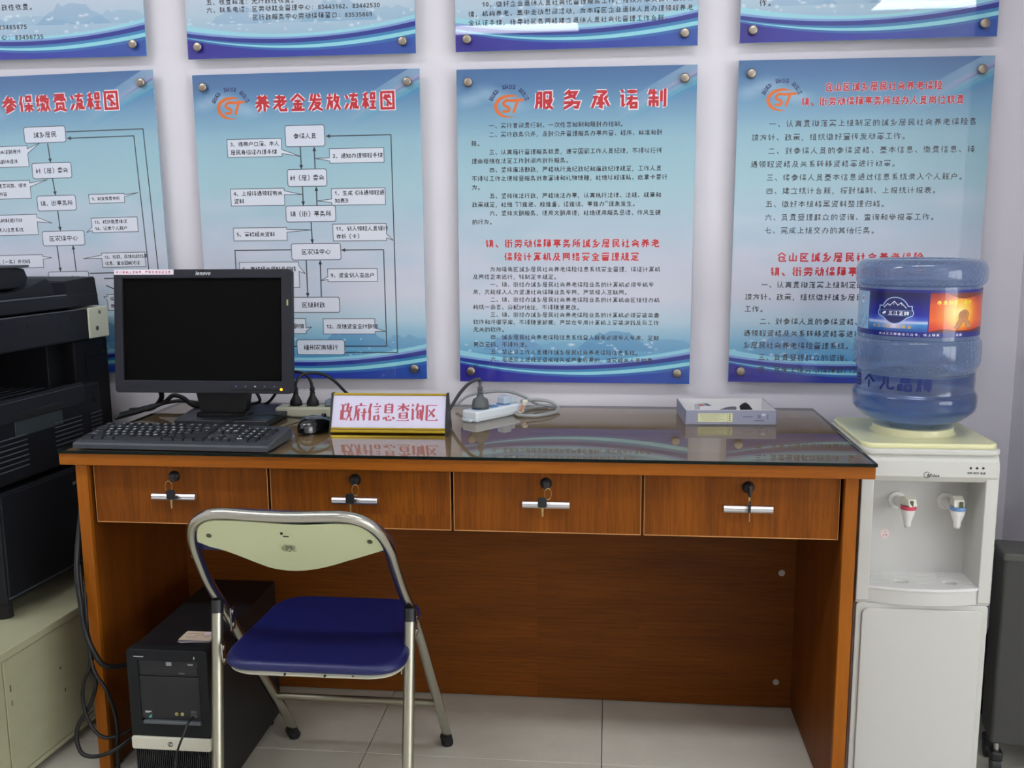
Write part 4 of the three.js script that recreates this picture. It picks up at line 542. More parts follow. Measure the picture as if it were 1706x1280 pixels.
{ // the tent-shaped table sign
  const o = thing('table_sign', 'white table sign with red characters in a gold and black frame', 'sign', [0.6735, TOP, 0.375], 0.02);
  const w = 0.268, H = 0.0845, half = 0.042, a = Math.atan2(half - 0.004, H), L = Math.hypot(half - 0.004, H), gold = std('#b59a34', 0.28, { metalness: 1 });
  const lean = (g) => join(g).rotateX(-a).translate(0, 0.001, half);
  part('front_board', lean([span(-w / 2, w / 2, 0.008, L, -0.0028, 0)]), std('#d9d6e6', 0.5), o);
  part('front_print', lean([decal(w - 0.002, L - 0.021, 0, L / 2 + 0.004, 0.0004)]), printed(1340, 345, (g) => {
    g.fillStyle = '#d6d2e8'; g.fillRect(0, 0, 1340, 345); g.strokeStyle = g.fillStyle = '#b02a48';
    [...'政府信息查询区'].forEach((ch, i) => inkChar(g, ch, 80 + i * 169, 54, 164, 236, 27, true));
  }, { coat: true, roughness: 0.4 }), o, 'white card with red characters');
  part('front_cover', lean([span(-w / 2, w / 2, 0.012, L, 0.0008, 0.0016)]), phys('#ffffff', 0.0, { transmission: 1, thickness: 0 }), o, 'clear cover');
  part('bottom_trim', lean([span(-w / 2, w / 2, 0.0085, 0.0125, 0, 0.0032, 0.001), span(-w / 2, w / 2, 0, 0.0078, -0.004, 0.0042, 0.0018)]), gold, o, 'gold trim');
  part('top_trim', lean([span(-w / 2, w / 2, L - 0.0025, L + 0.0025, -0.002, 0.0026, 0.001)]), gold, o, 'gold trim');
  const back = lean([span(-w / 2, w / 2, 0.001, L, -0.0028, 0)]); back.rotateY(Math.PI); part('rear_board', back, M.blackPlastic, o);
  for (const s of [-1, 1]) part('end_cap', extrude([[-half - 0.003, 0], [half + 0.003, 0], [0.008, H + 0.004], [-0.008, H + 0.004]], 0.003, 0.0006).rotateY(Math.PI / 2).translate(s > 0 ? w / 2 : -w / 2 - 0.003, 0, 0), M.blackPlastic, o, 'black end cap');
}
function plugHead(o, x, z, y, mat, h = 0.036, r = 0.016) { // a moulded plug standing upright in a socket
  return part('plug', [lathe([[0.0001, 0], [r, 0], [r * 1.03, h * 0.12], [r * 0.98, h * 0.36], [r * 0.84, h * 0.46], [r * 0.44, h * 0.86], [r * 0.4, h]], 24).scale(1, 1, 0.8).translate(x, y, z), ...[0, 1, 2].map((i) => lathe([[r * 0.3, 0], [r * 0.44, 0.001], [r * 0.44, 0.004], [r * 0.3, 0.005]], 18).translate(x, y + h + i * 0.0055, z)), rod([x, y + h, z], [x, y + h + 0.02, z], r * 0.28, 12)], mat, o);
}
{ // the cream power strip behind the table sign
  const o = thing('power_strip', 'cream power strip with two black plugs, half hidden by the table sign', 'power strip', [0.43, TOP, 0.2], 0.03);
  part('housing', span(-0.092, 0.14, 0, 0.024, -0.028, 0.028, 0.007), phys('#d3d2bb', 0.4, { clearcoat: 0.2 }), o);
  part('base_plate', span(-0.096, 0.144, 0, 0.007, -0.031, 0.031, 0.003), std('#bdbda6', 0.5), o);
  for (const x of [-0.045, 0.0, 0.05, 0.095]) part('socket', [bx(0.03, 0.001, 0.034, x, 0.0242, 0, 0), ...[[-0.005, 0], [0.005, 0]].map(([a]) => bx(0.002, 0.0014, 0.008, x + a, 0.0244, -0.006))], std('#8e8f80', 0.6), o);
  part('switch', bx(0.014, 0.006, 0.02, 0.128, 0.0255, 0, 0.002), std('#7a3030', 0.4), o);
  const mk = (x, label, pts) => { const p = thing('power_plug', label, 'plug', [0.43, TOP, 0.2], 0.03, 'black plugs in the cream power strip'); plugHead(p, x, 0, 0.0255, M.blackPlastic, 0.03, 0.0155); part('cord', tube(pts, 0.0038, 60, 10), M.cord, p); };
  mk(-0.044, 'left black plug in the cream power strip beside the monitor', [[-0.044, 0.064, 0], [-0.042, 0.085, -0.002], [-0.03, 0.101, -0.012], [-0.01, 0.105, -0.026], [0.02, 0.098, -0.04], [0.047, 0.078, -0.05], [0.07, 0.05, -0.06], [0.1, 0.02, -0.075], [0.15, 0.005, -0.085]]);
  mk(-0.0005, 'right black plug in the cream power strip, nearer the table sign', [[-0.0005, 0.064, 0], [-0.004, 0.084, -0.003], [-0.018, 0.1, -0.014], [-0.045, 0.107, -0.03], [-0.075, 0.1, -0.05], [-0.1, 0.07, -0.06], [-0.14, 0.02, -0.07], [-0.18, 0.006, -0.08]]);
  part('adapter', [bx(0.03, 0.016, 0.03, 0.05, 0.033, 0, 0.004)], phys('#8795a0', 0.3, { clearcoat: 0.3 }), o, 'grey plastic plug body');
}
{ // the white power strip to the right of the sign
  const o = thing('power_strip', 'white power strip with blue sockets and a grey plug, to the right of the sign', 'power strip', [0.893, TOP, 0.187], 0.93);
  part('housing', [span(-0.087, 0.087, 0.003, 0.026, -0.026, 0.026, 0.006)], phys('#dfe6ea', 0.35, { clearcoat: 0.4, clearcoatRoughness: 0.1 }), o);
  part('base_plate', [span(-0.088, 0.088, 0, 0.006, -0.027, 0.027, 0.002), span(-0.098, -0.08, 0, 0.006, -0.012, 0.012, 0.002)], std('#c9cfd2', 0.5), o);
  for (const x of [-0.052, -0.008, 0.036]) part('socket_face', [rod([x, 0.0255, 0], [x, 0.0268, 0], 0.019, 32)], std('#6f93c6', 0.4), o, 'blue socket face');
  for (const x of [-0.008]) part('socket_holes', [bx(0.002, 0.0006, 0.008, x - 0.006, 0.027, 0.004), bx(0.002, 0.0006, 0.008, x + 0.006, 0.027, 0.004), bx(0.008, 0.0006, 0.002, x, 0.027, -0.008)], M.rubber, o);
  const p = thing('power_plug', 'grey ribbed plug standing in the white power strip', 'plug', [0.893, TOP, 0.187], 0.93);
  const mat = std('#5c6060', 0.55), x = -0.047;
  part('plug', [lathe([[0.0001, 0], [0.0215, 0], [0.022, 0.008], [0.0205, 0.012], [0.0207, 0.014], [0.018, 0.023], [0.009, 0.029], [0.0085, 0.034]], 32).translate(x, 0.0268, 0), ...[0, 1, 2, 3].map((i) => lathe([[0.005, 0], [0.0075, 0.0008], [0.0072, 0.0036], [0.005, 0.0044]], 20).translate(x, 0.06 + i * 0.0056, 0)), rod([x, 0.055, 0], [x, 0.094, 0], 0.0042, 12)], mat, p);
  part('cord', tube([[x, 0.092, 0], [x - 0.003, 0.1, 0.0], [x - 0.018, 0.092, -0.016], [x - 0.034, 0.068, -0.034], [x - 0.05, 0.034, -0.05], [x - 0.062, 0.012, -0.06], [x - 0.09, 0.005, -0.085]], 0.0042, 60, 10), std('#3a3d40', 0.5), p);
  const q = thing('power_plug', 'small pale blue plug at the far end of the white power strip', 'plug', [0.893, TOP, 0.187], 0.93);
  part('plug', [bx(0.028, 0.02, 0.026, 0.04, 0.037, 0, 0.004), bx(0.014, 0.016, 0.02, 0.064, 0.034, 0, 0.004)], phys('#b9c6d2', 0.35, { clearcoat: 0.3 }), q);
  tag(part('extension_cable', tube([[0.96, TOP + 0.03, 0.135], [0.99, TOP + 0.03, 0.115], [1.03, TOP + 0.024, 0.105], [1.052, TOP + 0.01, 0.11], [1.045, TOP + 0.0046, 0.15], [1.0, TOP + 0.0046, 0.2], [0.955, TOP + 0.0046, 0.19], [0.95, TOP + 0.0046, 0.13], [0.99, TOP + 0.0046, 0.085], [1.02, TOP + 0.0046, 0.065]], 0.0042, 110, 10), std('#9a9c9a', 0.5), scene), 'pale grey cord looping on the glass at the end of the white power strip', 'cable');
  tag(part('extension_cable', tube([[0.785, TOP + 0.012, 0.1], [0.81, TOP + 0.032, 0.085], [0.86, TOP + 0.042, 0.075], [0.92, TOP + 0.044, 0.075], [0.96, TOP + 0.032, 0.08], [1.0, TOP + 0.01, 0.075], [1.04, TOP + 0.0046, 0.062]], 0.0038, 70, 10), std('#8e9296', 0.5), scene), 'grey cord arching along the wall behind the white power strip', 'cable');
  const t = thing('cable_tag', 'small paper tag with orange print tied to the pale cord', 'tag', [0.962, TOP + 0.016, 0.155], 0.2);
  part('card', [span(-0.0055, 0.0055, -0.014, 0.014, 0, 0.0008)], std('#ded2c6', 0.8), t); t.children[0].rotation.z = -0.5;
  part('print', [decal(0.009, 0.02, 0, -0.001, 0.0012)], std('#b98a74', 0.8), t).rotation.z = -0.5;
  part('clip', [bx(0.013, 0.008, 0.009, 0.008, 0.016, -0.003, 0.002)], std('#d9d8c8', 0.6), t);
}
{ // the shallow box lid used as a tray
  const o = thing('cardboard_tray', 'shallow grey and white cardboard lid used as a tray', 'tray', [1.468, TOP, 0.172], 0.05);
  const w = 0.217, d = 0.166, h = 0.034, k = 0.002, grey = std('#8f91a4', 0.65), inside = std('#dcdada', 0.8);
  part('bottom', span(-w / 2, w / 2, 0, k, -d / 2, d / 2), inside, o);
  part('front_wall', span(-w / 2, w / 2, 0, h, d / 2 - k, d / 2), grey, o); part('rear_wall', span(-w / 2, w / 2, 0, h, -d / 2, -d / 2 + k), inside, o);
  part('left_wall', span(-w / 2, -w / 2 + k, 0, h, -d / 2, d / 2), grey, o); part('right_wall', span(w / 2 - k, w / 2, 0, h, -d / 2, d / 2), grey, o);
  part('lining', [span(-w / 2 + k, -w / 2 + k + 0.0006, k, h, -d / 2 + k, d / 2 - k), span(w / 2 - k - 0.0006, w / 2 - k, k, h, -d / 2 + k, d / 2 - k), span(-w / 2 + k, w / 2 - k, k, h + 0.0008, d / 2 - k - 0.0006, d / 2 - k + 0.0004)], inside, o, 'white inner side of the card');
  part('label', decal(0.082, 0.021, -0.037, 0.0165, d / 2 + 0.0006), printed(512, 132, (g) => { g.fillStyle = '#cfd0a6'; g.fillRect(0, 0, 512, 132); g.fillStyle = '#8f9272'; for (let i = 0; i < 7; i++) g.fillRect(20 + i * 6, 12 + i * 16, 380 - ((i * 97) % 150), 4); g.fillStyle = '#4a4c3c'; g.fillRect(436, 0, 3, 132); for (let i = 0; i < 4; i++) g.fillRect(456, 16 + i * 28, 24, 14); }), o, 'pale yellow label');
  part('box_print', decal(0.07, 0.022, 0.062, 0.0165, d / 2 + 0.0005), printed(512, 160, (g) => { g.fillStyle = '#8f91a4'; g.fillRect(0, 0, 512, 160); g.fillStyle = '#63647a'; g.fillRect(10, 56, 170, 18); g.fillStyle = '#c6c2cf'; g.fillRect(330, 10, 70, 40); g.fillStyle = '#74758c'; g.fillRect(260, 30, 60, 70); g.fillRect(420, 20, 26, 90); g.fillStyle = '#3a3a48'; for (let i = 0; i < 5; i++) g.fillRect(210 + i * 34, 126, 22, 18); }), o);
  const c = thing('small_carton', 'small white and red carton standing in the cardboard tray', 'box', [1.413, TOP + 0.002, 0.19], 0.25);
  part('carton', span(-0.0155, 0.0155, 0, 0.033, -0.02, 0.02), std('#dedce0', 0.6), c);
  part('lid_print', [decal(0.031, 0.04, 0, 0, 0).rotateX(-Math.PI / 2).translate(0, 0.0334, 0)], printed(128, 160, (g) => { g.fillStyle = '#c9ccd2'; g.fillRect(0, 0, 128, 160); g.fillStyle = '#c05a52'; g.fillRect(6, 60, 56, 90); g.fillStyle = '#5c6a7a'; g.fillRect(78, 14, 50, 130); g.fillStyle = '#9cc4b4'; g.fillRect(40, 10, 36, 40); }), c, 'red, green and grey print');
  part('front_line', decal(0.026, 0.0035, 0, 0.018, 0.0204), std('#6a6a80', 0.6), c);
  const s = thing('rubber_stopper', 'black ribbed rubber object lying in the cardboard tray', 'stopper', [1.518, TOP + 0.021, 0.18], 0.2);
  part('stopper', lathe([[0.0001, -0.016], [0.012, -0.015], [0.0135, -0.01], [0.0125, 0.006], [0.0095, 0.015], [0.0001, 0.017]], 20).rotateZ(0.6).translate(0, 0.0015, 0), M.rubber, s);
  part('ribs', [0, 1, 2, 3, 4].map((i) => new THREE.TorusGeometry(0.0132 - i * 0.0004, 0.0007, 6, 24).rotateX(Math.PI / 2).translate(0, -0.01 + i * 0.004, 0).rotateZ(0.6).translate(0, 0.0015, 0)), std('#232326', 0.7), s);
  tag(part('metal_strip', tube([[1.455, TOP + 0.0225, 0.2], [1.475, TOP + 0.0265, 0.19], [1.49, TOP + 0.0265, 0.185]], 0.0045, 20, 8), std('#6c7078', 0.4, { metalness: 0.6 }), scene), 'flat grey metal piece lying in the tray beside the black stopper', 'metal piece');
}
{ // cables behind the screen
  const c = (pts, r, label) => tag(part('cable', tube(pts, r, pts.length * 14, 10), M.cord, scene), label, 'cable');
  c([[-0.045, TOP + 0.006, 0.3], [-0.012, TOP + 0.012, 0.22], [0.03, TOP + 0.028, 0.19], [0.05, TOP + 0.044, 0.185], [0.08, TOP + 0.039, 0.19], [0.11, TOP + 0.022, 0.2], [0.17, TOP + 0.014, 0.19], [0.24, TOP + 0.03, 0.2], [0.26, TOP + 0.1, 0.235]], 0.0058, 'thick black cable arching on the desk left of the monitor foot');
  c([[-0.06, TOP + 0.006, 0.25], [-0.01, TOP + 0.014, 0.16], [0.04, TOP + 0.02, 0.13], [0.09, TOP + 0.016, 0.13], [0.2, TOP + 0.015, 0.12], [0.3, TOP + 0.008, 0.13], [0.345, TOP + 0.012, 0.18]], 0.005, 'lower black cable lying flat behind the monitor foot');
  c([[0.042, TOP + 0.115, 0.27], [0.038, TOP + 0.075, 0.235], [0.026, TOP + 0.04, 0.2], [-0.005, TOP + 0.012, 0.19], [-0.06, TOP + 0.006, 0.2]], 0.0065, 'black video cable dropping from the back of the monitor');
  c([[0.262, TOP + 0.1, 0.24], [0.292, TOP + 0.06, 0.225], [0.298, TOP + 0.04, 0.22], [0.27, TOP + 0.026, 0.19], [0.25, TOP + 0.02, 0.16]], 0.004, 'short black cable loop right of the monitor neck');
}
// ---------------------------------------------------------------- the water dispenser and its bottle
{
  const X = 1.716, Xb = 1.994, o = thing('water_dispenser', 'white floor-standing water dispenser with a red and a blue tap, right of the desk', 'water dispenser', [(X + Xb) / 2, 0, 0.5]);
  const w = (Xb - X) / 2, shell = phys('#cbcbc4', 0.32, { clearcoat: 0.4, clearcoatRoughness: 0.15 }), cream = phys('#dedcaa', 0.35, { clearcoat: 0.5, clearcoatRoughness: 0.1 }), inner = phys('#c8c7c3', 0.38, { clearcoat: 0.3, clearcoatRoughness: 0.2 }), D = 0.29;
  part('lower_body', span(-w, w, 0.012, 0.426, -D, -0.006, 0.008), shell, o);
  part('lower_door', [extrude(roundRect(-w + 0.004, 0.016, w - 0.004, 0.424, 0.006), 0.006, 0.002).translate(0, 0, -0.008)], shell, o);
  part('door_panel', extrude(roundRect(-w + 0.016, 0.028, w - 0.016, 0.414, 0.014), 0.0025, 0.002).translate(0, 0, 0.0005), shell, o, 'raised plain white front panel');
  for (const [x, z] of [[-w + 0.03, -0.03], [w - 0.03, -0.03], [-w + 0.03, -D + 0.03], [w - 0.03, -D + 0.03]]) part('foot', rod([x, 0, z], [x, 0.014, z], 0.012), M.rubber, o);
  part('side_wall', [extrude([[-D, 0.428], [-0.004, 0.428], [0, 0.435], [0, 0.735], [-0.012, 0.757], [-D, 0.757]], 0.022, 0.002).rotateY(-Math.PI / 2).translate(-w + 0.024, 0, 0)], shell, o);
  part('side_wall', [extrude([[-D, 0.428], [-0.004, 0.428], [0, 0.435], [0, 0.735], [-0.012, 0.757], [-D, 0.757]], 0.022, 0.002).rotateY(-Math.PI / 2).translate(w - 0.002, 0, 0)], shell, o);
  part('recess_back', [span(-w + 0.02, w - 0.02, 0.43, 0.72, -D + 0.002, -0.092)], inner, o);
  part('recess_corner', [extrude([[0, 0], [0.03, 0], [0, 0.06]], 0.27).rotateX(-Math.PI / 2).translate(-w + 0.022, 0.43, -0.093), extrude([[0, 0], [-0.03, 0], [0, 0.06]], 0.27).rotateX(-Math.PI / 2).translate(w - 0.022, 0.43, -0.093)], inner, o);
  part('control_panel', [extrude([[-0.12, 0.702], [-0.02, 0.696], [-0.004, 0.699], [0.003, 0.71], [0.003, 0.742], [-0.004, 0.755], [-0.12, 0.757]], 2 * w - 0.012, 0.002).rotateY(-Math.PI / 2).translate(w - 0.006, 0, 0)], shell, o, 'curved white header');
  part('top_rim', [extrude(roundRect(-w, -D, w, 0.004, 0.02), 0.006, 0.003).rotateX(Math.PI / 2).scale(1, 1, 1).translate(0, 0.765, 0)].map((g) => g.translate(0, 0, 0)), shell, o);
  part('top_cover', [extrude(roundRect(-w + 0.004, -D + 0.004, w - 0.004, -0.006, 0.022), 0.004, 0.004).rotateX(Math.PI / 2).translate(0, 0.7745, 0)], cream, o, 'cream yellow top cover');
  part('bottle_seat', [lathe([[0.055, 0], [0.09, 0], [0.0895, 0.002], [0.0855, 0.004], [0.0845, 0.015], [0.082, 0.0175], [0.064, 0.0175], [0.055, 0.004]], 56).translate(0.002, 0.777, -0.14)], cream, o, 'cream ring that holds the bottle');
  part('maker_mark', decal(0.048, 0.016, 0.006, 0.7135, 0.0056), printed(480, 160, (g) => {
    g.clearRect(0, 0, 480, 160); g.strokeStyle = g.fillStyle = '#2b2d31'; g.lineWidth = 11; g.beginPath(); g.arc(96, 82, 62, 0.35, 5.2); g.stroke(); g.lineWidth = 5; g.beginPath(); g.arc(96, 82, 66, 5.1, 5.75); g.stroke();
    g.font = 'bold italic 96px sans-serif'; g.fillText('M', 92, 122); g.font = 'bold 78px sans-serif'; g.fillText('idea', 190, 122);
  }, { cut: true }), o);
  for (let i = 0; i < 3; i++) { part('indicator_light', rod([0.079 + i * 0.0125, 0.7295, 0.004], [0.079 + i * 0.0125, 0.7295, 0.0058], 0.0024, 16), M.blackPlastic, o); }
  part('indicator_print', decal(0.042, 0.0075, 0.0915, 0.7185, 0.0056), printed(420, 75, (g) => { g.clearRect(0, 0, 420, 75); ['加热', '制冷', '电源'].forEach((t, i) => inkLine(g, t, 14 + i * 130, 8, 56, { step: 54, color: '#4a4c50', weight: 0.12 })); }, { cut: true }), o);
  for (const [i, x] of [-0.037, 0.0655].entries()) {
    const tap = part('tap', [rod([x, 0.632, -0.093], [x, 0.632, -0.086], 0.019, 32), rod([x, 0.633, -0.088], [x + 0.006, 0.627, -0.04], 0.0105, 20, 0.012), lathe([[0.0001, -0.03], [0.006, -0.03], [0.0075, -0.024], [0.008, -0.016], [0.014, 0], [0.015, 0.008], [0.015, 0.012]], 28).translate(x + 0.008, 0.617, -0.035)], phys('#e6e5e2', 0.3, { clearcoat: 0.4 }), o);
    part('tap_ring', lathe([[0.0148, 0], [0.0162, 0.0005], [0.0162, 0.008], [0.0148, 0.0085]], 32).translate(x + 0.008, 0.627, -0.035), std(i ? '#6f93bd' : '#d0455c', 0.4), tap, i ? 'blue ring' : 'red ring');
    part('tap_lever', [extrude([[-0.014, 0], [0.012, 0], [0.008, 0.011], [-0.004, 0.017], [-0.016, 0.012]], 0.018, 0.002).rotateY(i ? -Math.PI / 2 : -1.1).translate(x + 0.017, 0.637, -0.04)], phys('#e0e0d2', 0.35, { clearcoat: 0.3 }), tap);
    part('lever_insert', bx(0.008, 0.012, 0.004, x + 0.0105, 0.642, -0.0235, 0.001), std('#54583a', 0.5), tap, 'olive insert');
  }
  part('round_sticker', [rod([-0.058, 0.553, -0.092], [-0.058, 0.553, -0.0915], 0.0118, 32)], std('#e3d6d4', 0.6), o, 'small round white sticker');
  part('sticker_print', decal(0.0225, 0.0225, -0.058, 0.553, -0.0913), printed(180, 180, (g) => { g.clearRect(0, 0, 180, 180); g.strokeStyle = '#cf7f84'; g.lineWidth = 5; g.beginPath(); g.arc(90, 90, 84, 0, 7); g.stroke(); inkLine(g, '小', 68, 34, 44, { color: '#cf6f76', weight: 0.14 }); inkLine(g, '心水', 46, 92, 42, { step: 46, color: '#cf6f76', weight: 0.14 }); }, { cut: true }), o);
  // the drip tray: a bowed front and a slotted grid with two round holes
  const front = new THREE.Shape(); front.moveTo(-w + 0.024, -0.09); front.lineTo(w - 0.024, -0.09); front.lineTo(w - 0.024, -0.002); front.quadraticCurveTo(0, 0.034, -w + 0.024, -0.002); front.closePath();
  part('drip_tray', [new THREE.ExtrudeGeometry(front, { depth: 0.03, bevelEnabled: true, bevelSize: 0.0015, bevelThickness: 0.0015, bevelSegments: 2, curveSegments: 24 }).rotateX(Math.PI / 2).translate(0, 0.4585, -0.002)], shell, o);
  const lid = new THREE.Shape(); lid.moveTo(-w + 0.026, -0.09); lid.lineTo(w - 0.026, -0.09); lid.lineTo(w - 0.026, 0.002); lid.quadraticCurveTo(0, 0.036, -w + 0.026, 0.002); lid.closePath();
  const slot = (x0, x1, z) => roundRect(x0, z, x1, z + 0.0032, 0.0015, THREE.Path), outlets = [-0.037, 0.0655];
  for (const z of [-0.078, -0.068, -0.058, -0.048]) for (const [a, b] of [[-0.105, -0.062], [-0.055, -0.008], [0.002, 0.042], [0.048, 0.1]]) lid.holes.push(slot(a, b, z));
  for (const z of [-0.036, -0.026, -0.016]) for (const [a, b] of [[-0.108, -0.06], [-0.012, 0.036], [0.092, 0.108]]) lid.holes.push(slot(a, b, z));
  for (const x of outlets) lid.holes.push(new THREE.Path().absellipse(x, -0.026, 0.017, 0.013, 0, Math.PI * 2));
  part('drip_grid', new THREE.ExtrudeGeometry(lid, { depth: 0.005, bevelEnabled: true, bevelSize: 0.0006, bevelThickness: 0.0006, bevelSegments: 1, curveSegments: 24 }).rotateX(Math.PI / 2).translate(0, 0.4655, -0.002), phys('#dedddb', 0.35, { clearcoat: 0.3 }), o);
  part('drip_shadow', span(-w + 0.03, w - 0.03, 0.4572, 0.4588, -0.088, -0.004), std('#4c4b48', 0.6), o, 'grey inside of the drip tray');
  for (const [x, y, s] of [[-0.1, 0.035, 1], [0.083, 0.037, 1], [0.1, 0.05, 0.6]]) part('scuff_mark', decal(0.012 * s, 0.004, x, y, 0.0054), std('#a59c9c', 0.8), o);
}
{ // the upturned bottle
  const CX = 1.8555, CZ = 0.36, o = thing('water_bottle', 'big upturned blue plastic water bottle on the dispenser', 'bottle', [CX, 0, CZ]);
  const P = [[0.0001, 0.7935], [0.034, 0.7935], [0.05, 0.794], [0.058, 0.7965], [0.0985, 0.811], [0.108, 0.8165], [0.1225, 0.83], [0.1272, 0.838], [0.1288, 0.846], [0.1288, 0.862], [0.127, 0.869], [0.1235, 0.874], [0.122, 0.88], [0.122, 0.918], [0.1235, 0.926], [0.1275, 0.933], [0.13, 0.944], [0.13, 0.977], [0.128, 0.986], [0.1238, 0.992], [0.1232, 1.0], [0.1232, 1.099], [0.125, 1.104], [0.1305, 1.109], [0.1332, 1.12], [0.1332, 1.137], [0.129, 1.15], [0.1195, 1.158], [0.106, 1.1605], [0.092, 1.1595], [0.084, 1.154], [0.0001, 1.146]];
  const pts = P.map(([r, y]) => new THREE.Vector2(r, y)), smooth = new THREE.SplineCurve(pts).getPoints(150).map((p) => new THREE.Vector2(Math.max(p.x, 0.0001), p.y));
  part('bottle_wall', new THREE.LatheGeometry(smooth, 96), phys('#dfe6f2', 0.09, { transmission: 1, thickness: 0, ior: 1.5 }), o, 'blue translucent wall');
  const wall = new THREE.SplineCurve(pts).getPoints(150), inside = (y0, y1, d) => wall.filter((p) => p.y > y0 && p.y < y1).map((p) => new THREE.Vector2(Math.max(p.x - d, 0.0001), p.y + (p.x > 0.1 ? 0 : p.y > 1.1 ? -d : d)));
  const mist = dataTexture(512, 256, (u, v) => { const n = noise.noise(u * 120, v * 60, 3) + 0.6 * noise.noise(u * 260, v * 130, 9), k = n > 0.35 ? 255 : n > 0.1 ? 120 : 0; return [k, k, k]; }, false);
  part('condensation', new THREE.LatheGeometry(inside(0.917, 2, 0.002), 80), phys('#dbe3f1', 0.6, { transmission: 0.93, thickness: 0, ior: 1.3, bumpMap: mist, bumpScale: 0.0016 }), o, 'misted inside of the bottle above the water');
  part('water', new THREE.LatheGeometry([new THREE.Vector2(0.0001, 0.7965), ...inside(0.796, 0.914, 0.003), new THREE.Vector2(0.119, 0.9145), new THREE.Vector2(0.0001, 0.9145)], 80), phys('#e8eef8', 0.25, { transmission: 1, thickness: 0.2, ior: 1.33, attenuationColor: new THREE.Color('#b4c6e4'), attenuationDistance: 0.3 }), o);
  // the wrap-round label: angles from -90 (left) to 90 (right) degrees of the side that faces the room
  const sector = (r, y0, y1, a0, a1) => new THREE.CylinderGeometry(r, r, y1 - y0, 64, 1, true, ((a0 - 17.5) * Math.PI) / 180, ((a1 - a0) * Math.PI) / 180).translate(0, (y0 + y1) / 2, 0);
  part('label_band', sector(0.1242, 1.0, 1.0985, -115, 115), phys('#ffffff', 0.35, { clearcoat: 0.6, clearcoatRoughness: 0.08, map: canvasTexture(1840, 400, (g) => {
    const U = (a) => (a + 115) * 8; // degrees to pixels
    g.fillStyle = '#141a78'; g.fillRect(0, 0, 1840, 400);
    g.fillStyle = '#8fb6d8'; g.fillRect(0, 26, U(-52), 330); g.fillStyle = '#5f93c4'; for (let i = 0; i < 12; i++) g.fillRect(U(-86) + (i * 47) % 250, 200 + ((i * 61) % 130), 18, 34); g.fillStyle = '#d6dcec'; g.fillRect(U(-66), 70, 34, 60); g.fillStyle = '#b8404c'; g.fillRect(U(-65), 78, 22, 28);
    const x0 = U(-51), x1 = U(9), sea = g.createLinearGradient(0, 26, 0, 356); for (const [t, c] of [[0, '#12124a'], [0.2, '#141468'], [0.55, '#1b1f9a'], [0.7, '#3a5cc0'], [0.76, '#cfd6f0'], [0.82, '#3f86c4'], [1, '#14489c']]) sea.addColorStop(t, c); g.fillStyle = sea; g.fillRect(x0, 26, x1 - x0, 330);
    const glow = g.createRadialGradient(U(-22), 300, 5, U(-22), 300, 190); glow.addColorStop(0, 'rgba(245,225,245,0.95)'); glow.addColorStop(0.5, 'rgba(200,190,240,0.35)'); glow.addColorStop(1, 'rgba(200,190,240,0)'); g.fillStyle = glow; g.fillRect(x0, 220, x1 - x0, 110);
    g.save(); g.translate(U(-21.5), 172); g.scale(1.14, 1.14); g.strokeStyle = '#a9c8e6'; g.lineWidth = 7; g.fillStyle = '#0d1a66'; g.beginPath(); g.moveTo(-112, -28); g.lineTo(-86, -28); g.quadraticCurveTo(-60, -92, 0, -92); g.quadraticCurveTo(60, -92, 86, -28); g.lineTo(112, -28); g.lineTo(112, -2); g.quadraticCurveTo(132, 22, 112, 46); g.lineTo(78, 60); g.quadraticCurveTo(40, 104, 0, 104); g.quadraticCurveTo(-40, 104, -78, 60); g.lineTo(-112, 46); g.quadraticCurveTo(-132, 22, -112, -2); g.closePath(); g.fill(); g.stroke();
    g.lineWidth = 5; g.strokeStyle = '#e6eef8'; g.beginPath(); g.moveTo(-82, -12); g.lineTo(-52, -44); g.lineTo(-38, -30); g.lineTo(-6, -64); g.lineTo(18, -34); g.lineTo(40, -54); g.lineTo(76, -12); g.stroke(); g.lineWidth = 3; g.beginPath(); g.moveTo(-6, -64); g.lineTo(-12, -36); g.moveTo(40, -54); g.lineTo(46, -30); g.stroke();
    g.strokeStyle = '#7fa0d0'; g.lineWidth = 3; g.strokeRect(-104, 4, 210, 40); inkLine(g, '三江正牌', -46, 8, 33, { step: 36, color: '#f2f6fa', weight: 0.16 }); g.fillStyle = '#e6eef8'; g.beginPath(); g.ellipse(-76, 24, 16, 9, -0.6, 0, 7); g.fill(); g.restore();
    inkLine(g, '水江一流　心用自然', U(-45), 300, 30, { step: 41, color: '#d8b040', weight: 0.16 });
    const a = U(10), b = U(84), fire = g.createLinearGradient(0, 26, 0, 356); for (const [t, c] of [[0, '#8a1c10'], [0.3, '#d8501a'], [0.7, '#e8641c'], [1, '#c21f14']]) fire.addColorStop(t, c); g.fillStyle = fire; g.fillRect(a, 26, b - a, 330);
    const sun = g.createRadialGradient(U(40), 190, 10, U(40), 190, 230); sun.addColorStop(0, '#fdf2a0'); sun.addColorStop(0.45, 'rgba(246,186,50,0.85)'); sun.addColorStop(1, 'rgba(230,90,20,0)'); g.fillStyle = sun; g.fillRect(a, 26, b - a, 330);
    g.fillStyle = 'rgba(90,20,12,0.75)'; g.beginPath(); g.moveTo(U(26), 26); g.quadraticCurveTo(U(38), 96, U(56), 62); g.lineTo(U(84), 40); g.lineTo(U(84), 26); g.closePath(); g.fill();
    inkLine(g, '水业联盟　品行天下', U(16), 84, 40, { step: 44, color: '#f0d838', weight: 0.17 });
